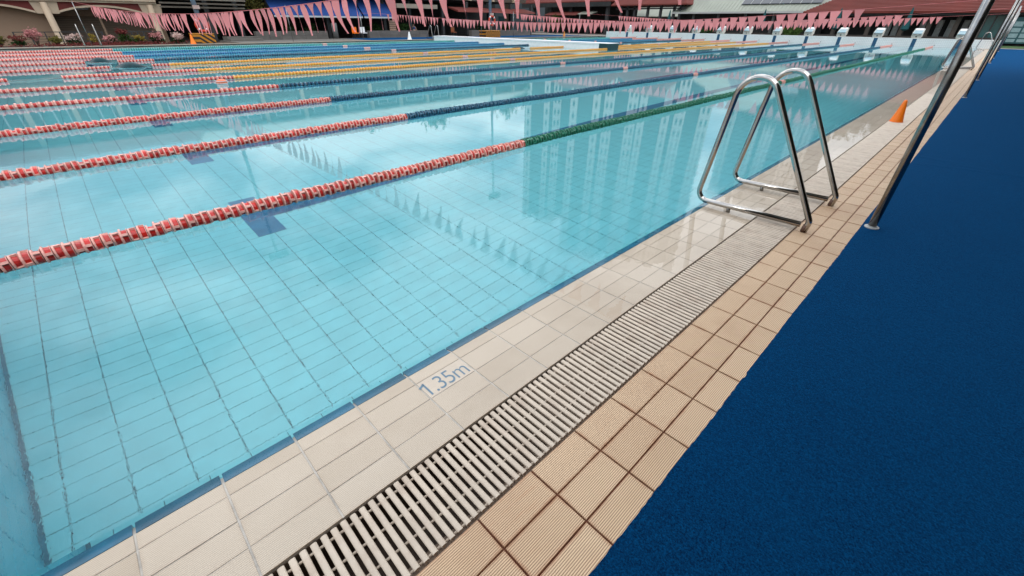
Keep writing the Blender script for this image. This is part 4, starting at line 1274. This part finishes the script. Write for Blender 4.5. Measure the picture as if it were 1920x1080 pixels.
for x in (-27, -24, -21, -18, -15.3):
    g = G(); g.tube([(x, 56.6, 0), (x, 56.6, 2.5)], .14, 10); build(g, 'column', mat('grey_column', lin(110, 112, 112), .7, .1, 3), t, smooth=True)
pt = thing('solar_panels', (-18, 58, 3.2), 'row of dark solar panels on the pale green metal roof', 'solar panels')
sl = 6.02 / 9.05
for k in range(8):
    x0 = -21.75 + k * .98
    for r_ in range(2):
        ya = 56.72 + r_ * 1.62; za = 2.58 + (ya - 55.9) * sl + .16; yb = ya + 1.55; zb = 2.58 + (yb - 55.9) * sl + .16
        g = G(); g.add([(x0 + .02, ya, za), (x0 + .94, ya, za), (x0 + .94, yb, zb), (x0 + .02, yb, zb), (x0 + .02, ya, za - .05), (x0 + .94, ya, za - .05), (x0 + .94, yb, zb - .05), (x0 + .02, yb, zb - .05)],
                        [(0, 1, 2, 3), (7, 6, 5, 4), (0, 4, 5, 1), (1, 5, 6, 2), (2, 6, 7, 3), (3, 7, 4, 0)]); p_ = build(g, 'panel', solar_m, pt)
        g = G(); g.box(x0 - .02, x0 + .02, ya, ya + .02, za - .05, za + .02)
        g.add([(x0 - .02, ya, za + .015), (x0 + .02, ya, za + .015), (x0 + .02, yb, zb + .015), (x0 - .02, yb, zb + .015)], [(0, 1, 2, 3)])
        build(g, 'frame', alu_m, p_, fix=False)
# big red tiled roof at the right
t = thing('red_roof_hall', (-5, 64, 0), 'long hall with a big red tiled roof over dark glazed front', 'building')
hip_roof(t, -15.0, 16, 55.5, 65.5, 2.46, 5.2, redroof_m, 5.0)
g = G()
for k in range(26):
    y0 = 55.5 + k * .19; z0 = 2.46 + (y0 - 55.5) * 2.74 / 5.0; ins = (y0 - 55.5)
    g.add([(-15 + ins, y0 - .01, z0 + .05), (16 - ins, y0 - .01, z0 + .05), (16 - ins, y0 + .19, z0 + .115), (-15 + ins, y0 + .19, z0 + .115), (-15 + ins, y0 - .01, z0 + .0), (16 - ins, y0 - .01, z0 + .0)],
          [(0, 1, 2, 3), (0, 4, 5, 1)])
build(g, 'tile_course', redroof_m, t, kind='stuff')
g = G(); g.box(-14.6, 15.6, 59.2, 59.5, 0, 2.4); build(g, 'back_wall', dark_m, t)
g = G(); g.box(-14.8, 15.8, 55.7, 55.9, 2.15, 2.34); build(g, 'fascia', dark_m, t)
for x in (-14.4, -12.1, -9.3, -6.75, -4.9, -3.1):
    g = G(); g.box(x - .16, x + .16, 56.6, 56.95, 0, 2.3); build(g, 'column', mat('brown_grey_column', lin(92, 84, 76), .75, .1, 3), t)
for x in (-8.1, -7.5, -5.55, -4.35, -3.55, -2.6):
    g = G(); g.box(x - .22, x + .2, 58.9, 59.15, .45, 1.85); w_ = build(g, 'window', whitetrim_m, t)
    g = G(); g.box(x - .17, x + .15, 58.86, 58.9, .5, 1.15); g.box(x - .17, x + .15, 58.86, 58.9, 1.2, 1.8); build(g, 'pane', mat('pale_glass', lin(176, 190, 190), .15, .1, 3), w_)
g = G(); g.box(-1.9, -1.45, 56.9, 57.3, 0, 1.95); build(g, 'column', mat('beige_column', lin(178, 150, 126), .7, .06, 3), t)
g = G(); g.box(-1.4, .25, 56.5, 56.6, .05, 2.2); build(g, 'glass_wall', tealglass_m, t)
for x in (-1.4, -.85, -.3, .22):
    g = G(); g.box(x - .03, x + .03, 56.42, 56.66, .0, 2.25); build(g, 'mullion', darkpost_m, t)
t = thing('notice_board', (.75, 55.95, 0), 'teal notice board with pale panels at the carpet end', 'notice board')
g = G(); g.box(.32, 2.4, 56.0, 56.08, .22, 2.05); build(g, 'board', mat('teal_board', lin(36, 92, 98), .5, .1, 4), t)
for r_, z in enumerate((.32, .62, 1.0, 1.4)):
    for c_ in range(3):
        g = G(); g.box(.42 + c_ * .62, .92 + c_ * .62, 55.975, 56.0, z, z + (.22, .3, .3, .34)[r_]); build(g, 'panel', mat('pale_notice', lin(150, 182, 186), .6, .15, 8), t)
for x in (.34, 2.36):
    g = G(); g.box(x - .04, x + .04, 56.0, 56.1, -.1, 2.15); build(g, 'leg', darkpost_m, t)
# closed umbrellas
def umbrella(x, y, lab):
    t = thing('closed_umbrella', (x, y, 0), lab, 'umbrella', 'closed teal umbrellas on the far deck')
    g = G(); g.lathe((x, y, 1.0), [(.10, 0), (.30, .12), (.24, .55), (.13, 1.2), (.05, 1.72)], 10); build(g, 'canopy', teal_cloth_m, t)
    g = G(); g.tube([(x, y, .0), (x, y, 2.8)], .03, 8); build(g, 'pole', darkpost_m, t, smooth=True)
    g = G(); g.lathe((x, y, .0), [(.28, 0), (.28, .07), (.06, .12)], 14); build(g, 'base', concrete_m, t)
umbrella(-6.35, 55.3, 'closed teal umbrella before the dark glazed hall, nearest the carpet')
umbrella(-11.7, 55.3, 'closed teal umbrella below the left corner of the big red roof')
umbrella(-18.5, 55.2, 'closed teal umbrella under the solar panels')
umbrella(-29.4, 55.2, 'closed teal umbrella at the corner of the red pavilion')
# bushes behind the wall
for i, (x, y, h, w, lab) in enumerate(((-14.9, 53.5, 1.25, 1.1, 'green bush behind the starting blocks, left of the closed umbrella'), (-24.0, 54, 1.0, 1.0, 'low dark bush behind the flags under the metal roof'),
                                   (-47.0, 54.6, 2.5, 1.3, 'round clipped green bush before the corner pavilion'), (-32.2, 58, 2.0, .9, 'dark leafy bush inside the red pavilion'))):
    t = thing('bush', (x, y, 0), lab, 'bush')
    gg = leaves((x, y, h * .6), (w, w, h * .45), 900, .10, 400 + i, 22); build(gg, 'foliage', leaf_green_m if i in (0, 2) else leaf_dark_m, t, fix=False)
    g = G(); g.tube([(x, y, 0), (x + .05, y, h * .7)], [.07, .03], 8); build(g, 'stem', bark_m, t, smooth=True)
# low dark hedge-wall behind the starting blocks closes the deck
g = G(); g.box(-33, .2, 54.6, 54.75, 0, .62); hw = build(g, 'low_wall', mat('dark_stone', lin(58, 54, 50), .85, .2, 3), org=(-16, 54.6, 0)); tag(hw, 'low dark stone wall on the deck behind the starting blocks', 'wall')

# unseen roofed stand, added right of the frame to shade the deck and carpet
t = thing('added_shade_stand', (7, 4, 0), 'unseen roofed stand added on the right to shade the deck and carpet', 'stand')
g = G(); g.prism([(1.3, 3.55), (13, 4.6), (13, 4.75), (1.3, 3.70)], 1, -22, 24); build(g, 'roof', beam_m, t)
g = G(); g.box(12.6, 13, -22, 24, 0, 4.6); build(g, 'back_wall', beige_m, t)
for k in range(5):
    g = G(); g.box(5.0 + k * 1.5, 6.5 + k * 1.5, -21.5, 23.5, -.2, .4 + k * .4); build(g, 'step', concrete_m, t)
for k in range(8):
    g = G(); g.tube([(3.4, -20 + k * 6.1, 0), (3.4, -20 + k * 6.1, 3.72)], .11, 12); build(g, 'column', cream_m, t, smooth=True)
g = G(); g.box(3.2, 14, -24, 27, -.3, .0); structure(g, 'added_stand_floor', paving_m)
# ------------------------------------------------------------------ what the water mirrors: towers and trees beyond
def tower(cx, cy, rot, w, d, h, lab, m_, bays):
    t = thing('apartment_tower', (cx, cy, -1.5), lab, 'tower', 'apartment towers mirrored in the water')
    ca, sa = math.cos(rot), math.sin(rot)
    def L(g, name, m2, par=t):
        g.v = [(cx + v[0] * ca - v[1] * sa, cy + v[0] * sa + v[1] * ca, v[2]) for v in g.v]
        return build(g, name, m2, par)
    g = G(); g.box(-w / 2, w / 2, -d / 2, d / 2, -1.5, h); L(g, 'core', tower2_m)
    bw = w / bays
    for k in range(bays):
        if k % 3 == 1: continue
        x0 = -w / 2 + k * bw + .1 * bw; x1 = x0 + bw * (.85 if k % 2 else .62)
        g = G(); g.box(x0, x1, -d / 2 - 1.4, -d / 2 - .01, -1.5, h + (1.5 if k % 2 else -.8)); L(g, 'bay', tower_m)
        for col in range(1 + (k % 2)):
            g = G(); xc = x0 + (x1 - x0) * (.5 if not k % 2 else (.28 + .44 * col))
            for fl in range(int(h / 3)):
                g.box(xc - .28, xc + .28, -d / 2 - 1.46, -d / 2 - 1.41, 1.2 + fl * 3, 2.6 + fl * 3)
            L(g, 'window_column', glass_m)
    g = G(); g.box(-w * .2, w * .15, -d * .2, d * .2, h, h + 3.5); L(g, 'roof_room', tower_m)
    return t
def at(az, dist):
    a = math.radians(az); return CAM[0] - math.sin(a) * dist, CAM[1] + math.cos(a) * dist
x, y = at(41.2, 135); tower(x, y, math.radians(41), 13, 14, 52.5, 'pale apartment tower mirrored beside the mast, the slimmer one', tower_m, 5)
x, y = at(30, 130); tower(x, y, math.radians(30), 36, 16, 62.0, 'broad pale apartment tower mirrored behind the nearest grab rails', tower_m, 12)
x, y = at(14.5, 150); tower(x, y, math.radians(14), 26, 16, 44, 'lower pale apartment block mirrored beyond the orange cone', tower_m, 8)
def bigtree(x, y, h, w, lab, sv, lm=None):
    t = thing('tree', (x, y, -1), lab, 'tree', 'tall trees behind the restaurant')
    g = G(); g.tube([(x, y, -1), (x + .2, y, h * .45), (x, y + .3, h * .8)], [.45, .3, .1], 10)
    for k in range(5):
        a = k * 1.3; g.tube([(x + .1, y, h * (.35 + .07 * k)), (x + w * .6 * math.cos(a), y + w * .6 * math.sin(a), h * (.55 + .07 * k))], [.16, .05], 7)
    build(g, 'trunk', bark_m, t, smooth=True)
    gg = leaves((x, y, h * .68), (w, w, h * .38), 9000, .36, sv, 70); build(gg, 'crown', lm or leaf_green_m, t, fix=False)
for i_, (az_, d_, h_, w_) in enumerate(((-4, 84, 13, 6.5), (3, 82, 13.5, 6), (9, 84, 12.5, 6), (15, 83, 12.5, 6))):
    x, y = at(az_, d_); bigtree(x, y, h_, w_, ('tree behind the right end of the red roof', 'tree behind the red roof in line with the carpet', 'tree behind the middle of the red roof', 'tree behind the left end of the red roof')[i_], 910 + i_, leaf_dark_m)
x, y = at(63, 74); bigtree(x, y, 12.5, 4.6, 'tall tree mirrored left of the mast', 901)
x, y = at(56, 76); bigtree(x, y, 13.2, 4.0, 'tall tree mirrored between two others', 902)
x, y = at(46.5, 84); bigtree(x, y, 12.5, 4.6, 'tall tree mirrored just left of the towers', 903)
x, y = at(70, 72); bigtree(x, y, 12, 5.0, 'tall tree behind the metal roof of the restaurant', 904)
# distant enclosing blocks that close the view under the eaves
def farblock(az, dist, w, h, lab, m_):
    x, y = at(az, dist)
    t = thing('distant_block', (x, y, -1.5), lab, 'building', 'plain blocks beyond the pool')
    a = math.radians(az); ca, sa = math.cos(a), math.sin(a)
    g = G(); g.box(-w / 2, w / 2, 0, 12, -1.8, h); g.v = [(x + v[0] * ca - v[1] * sa, y + v[0] * sa + v[1] * ca, v[2]) for v in g.v]; build(g, 'wall', m_, t)
    for k in range(max(2, int(w / 5))):
        for fl in range(max(1, int(h / 3.2))):
            gg = G(); xw = -w / 2 + (k + .5) * w / max(2, int(w / 5)); zw = .8 + fl * 3.2
            gg.box(xw - .9, xw + .9, -.06, .02, zw, zw + 1.5); gg.v = [(x + v[0] * ca - v[1] * sa, y + v[0] * sa + v[1] * ca, v[2]) for v in gg.v]; build(gg, 'window', glass_m, t)
farblock(2, 90, 60, 9.5, 'plain dark block behind the trees and the big red roof', mat('dark_brick', lin(70, 62, 56), .85, .2, .4))
farblock(52, 92, 44, 6, 'plain grey block behind the corner pavilion', tower2_m)
farblock(26, 95, 40, 6.5, 'plain grey block behind the metal roof', tower2_m)
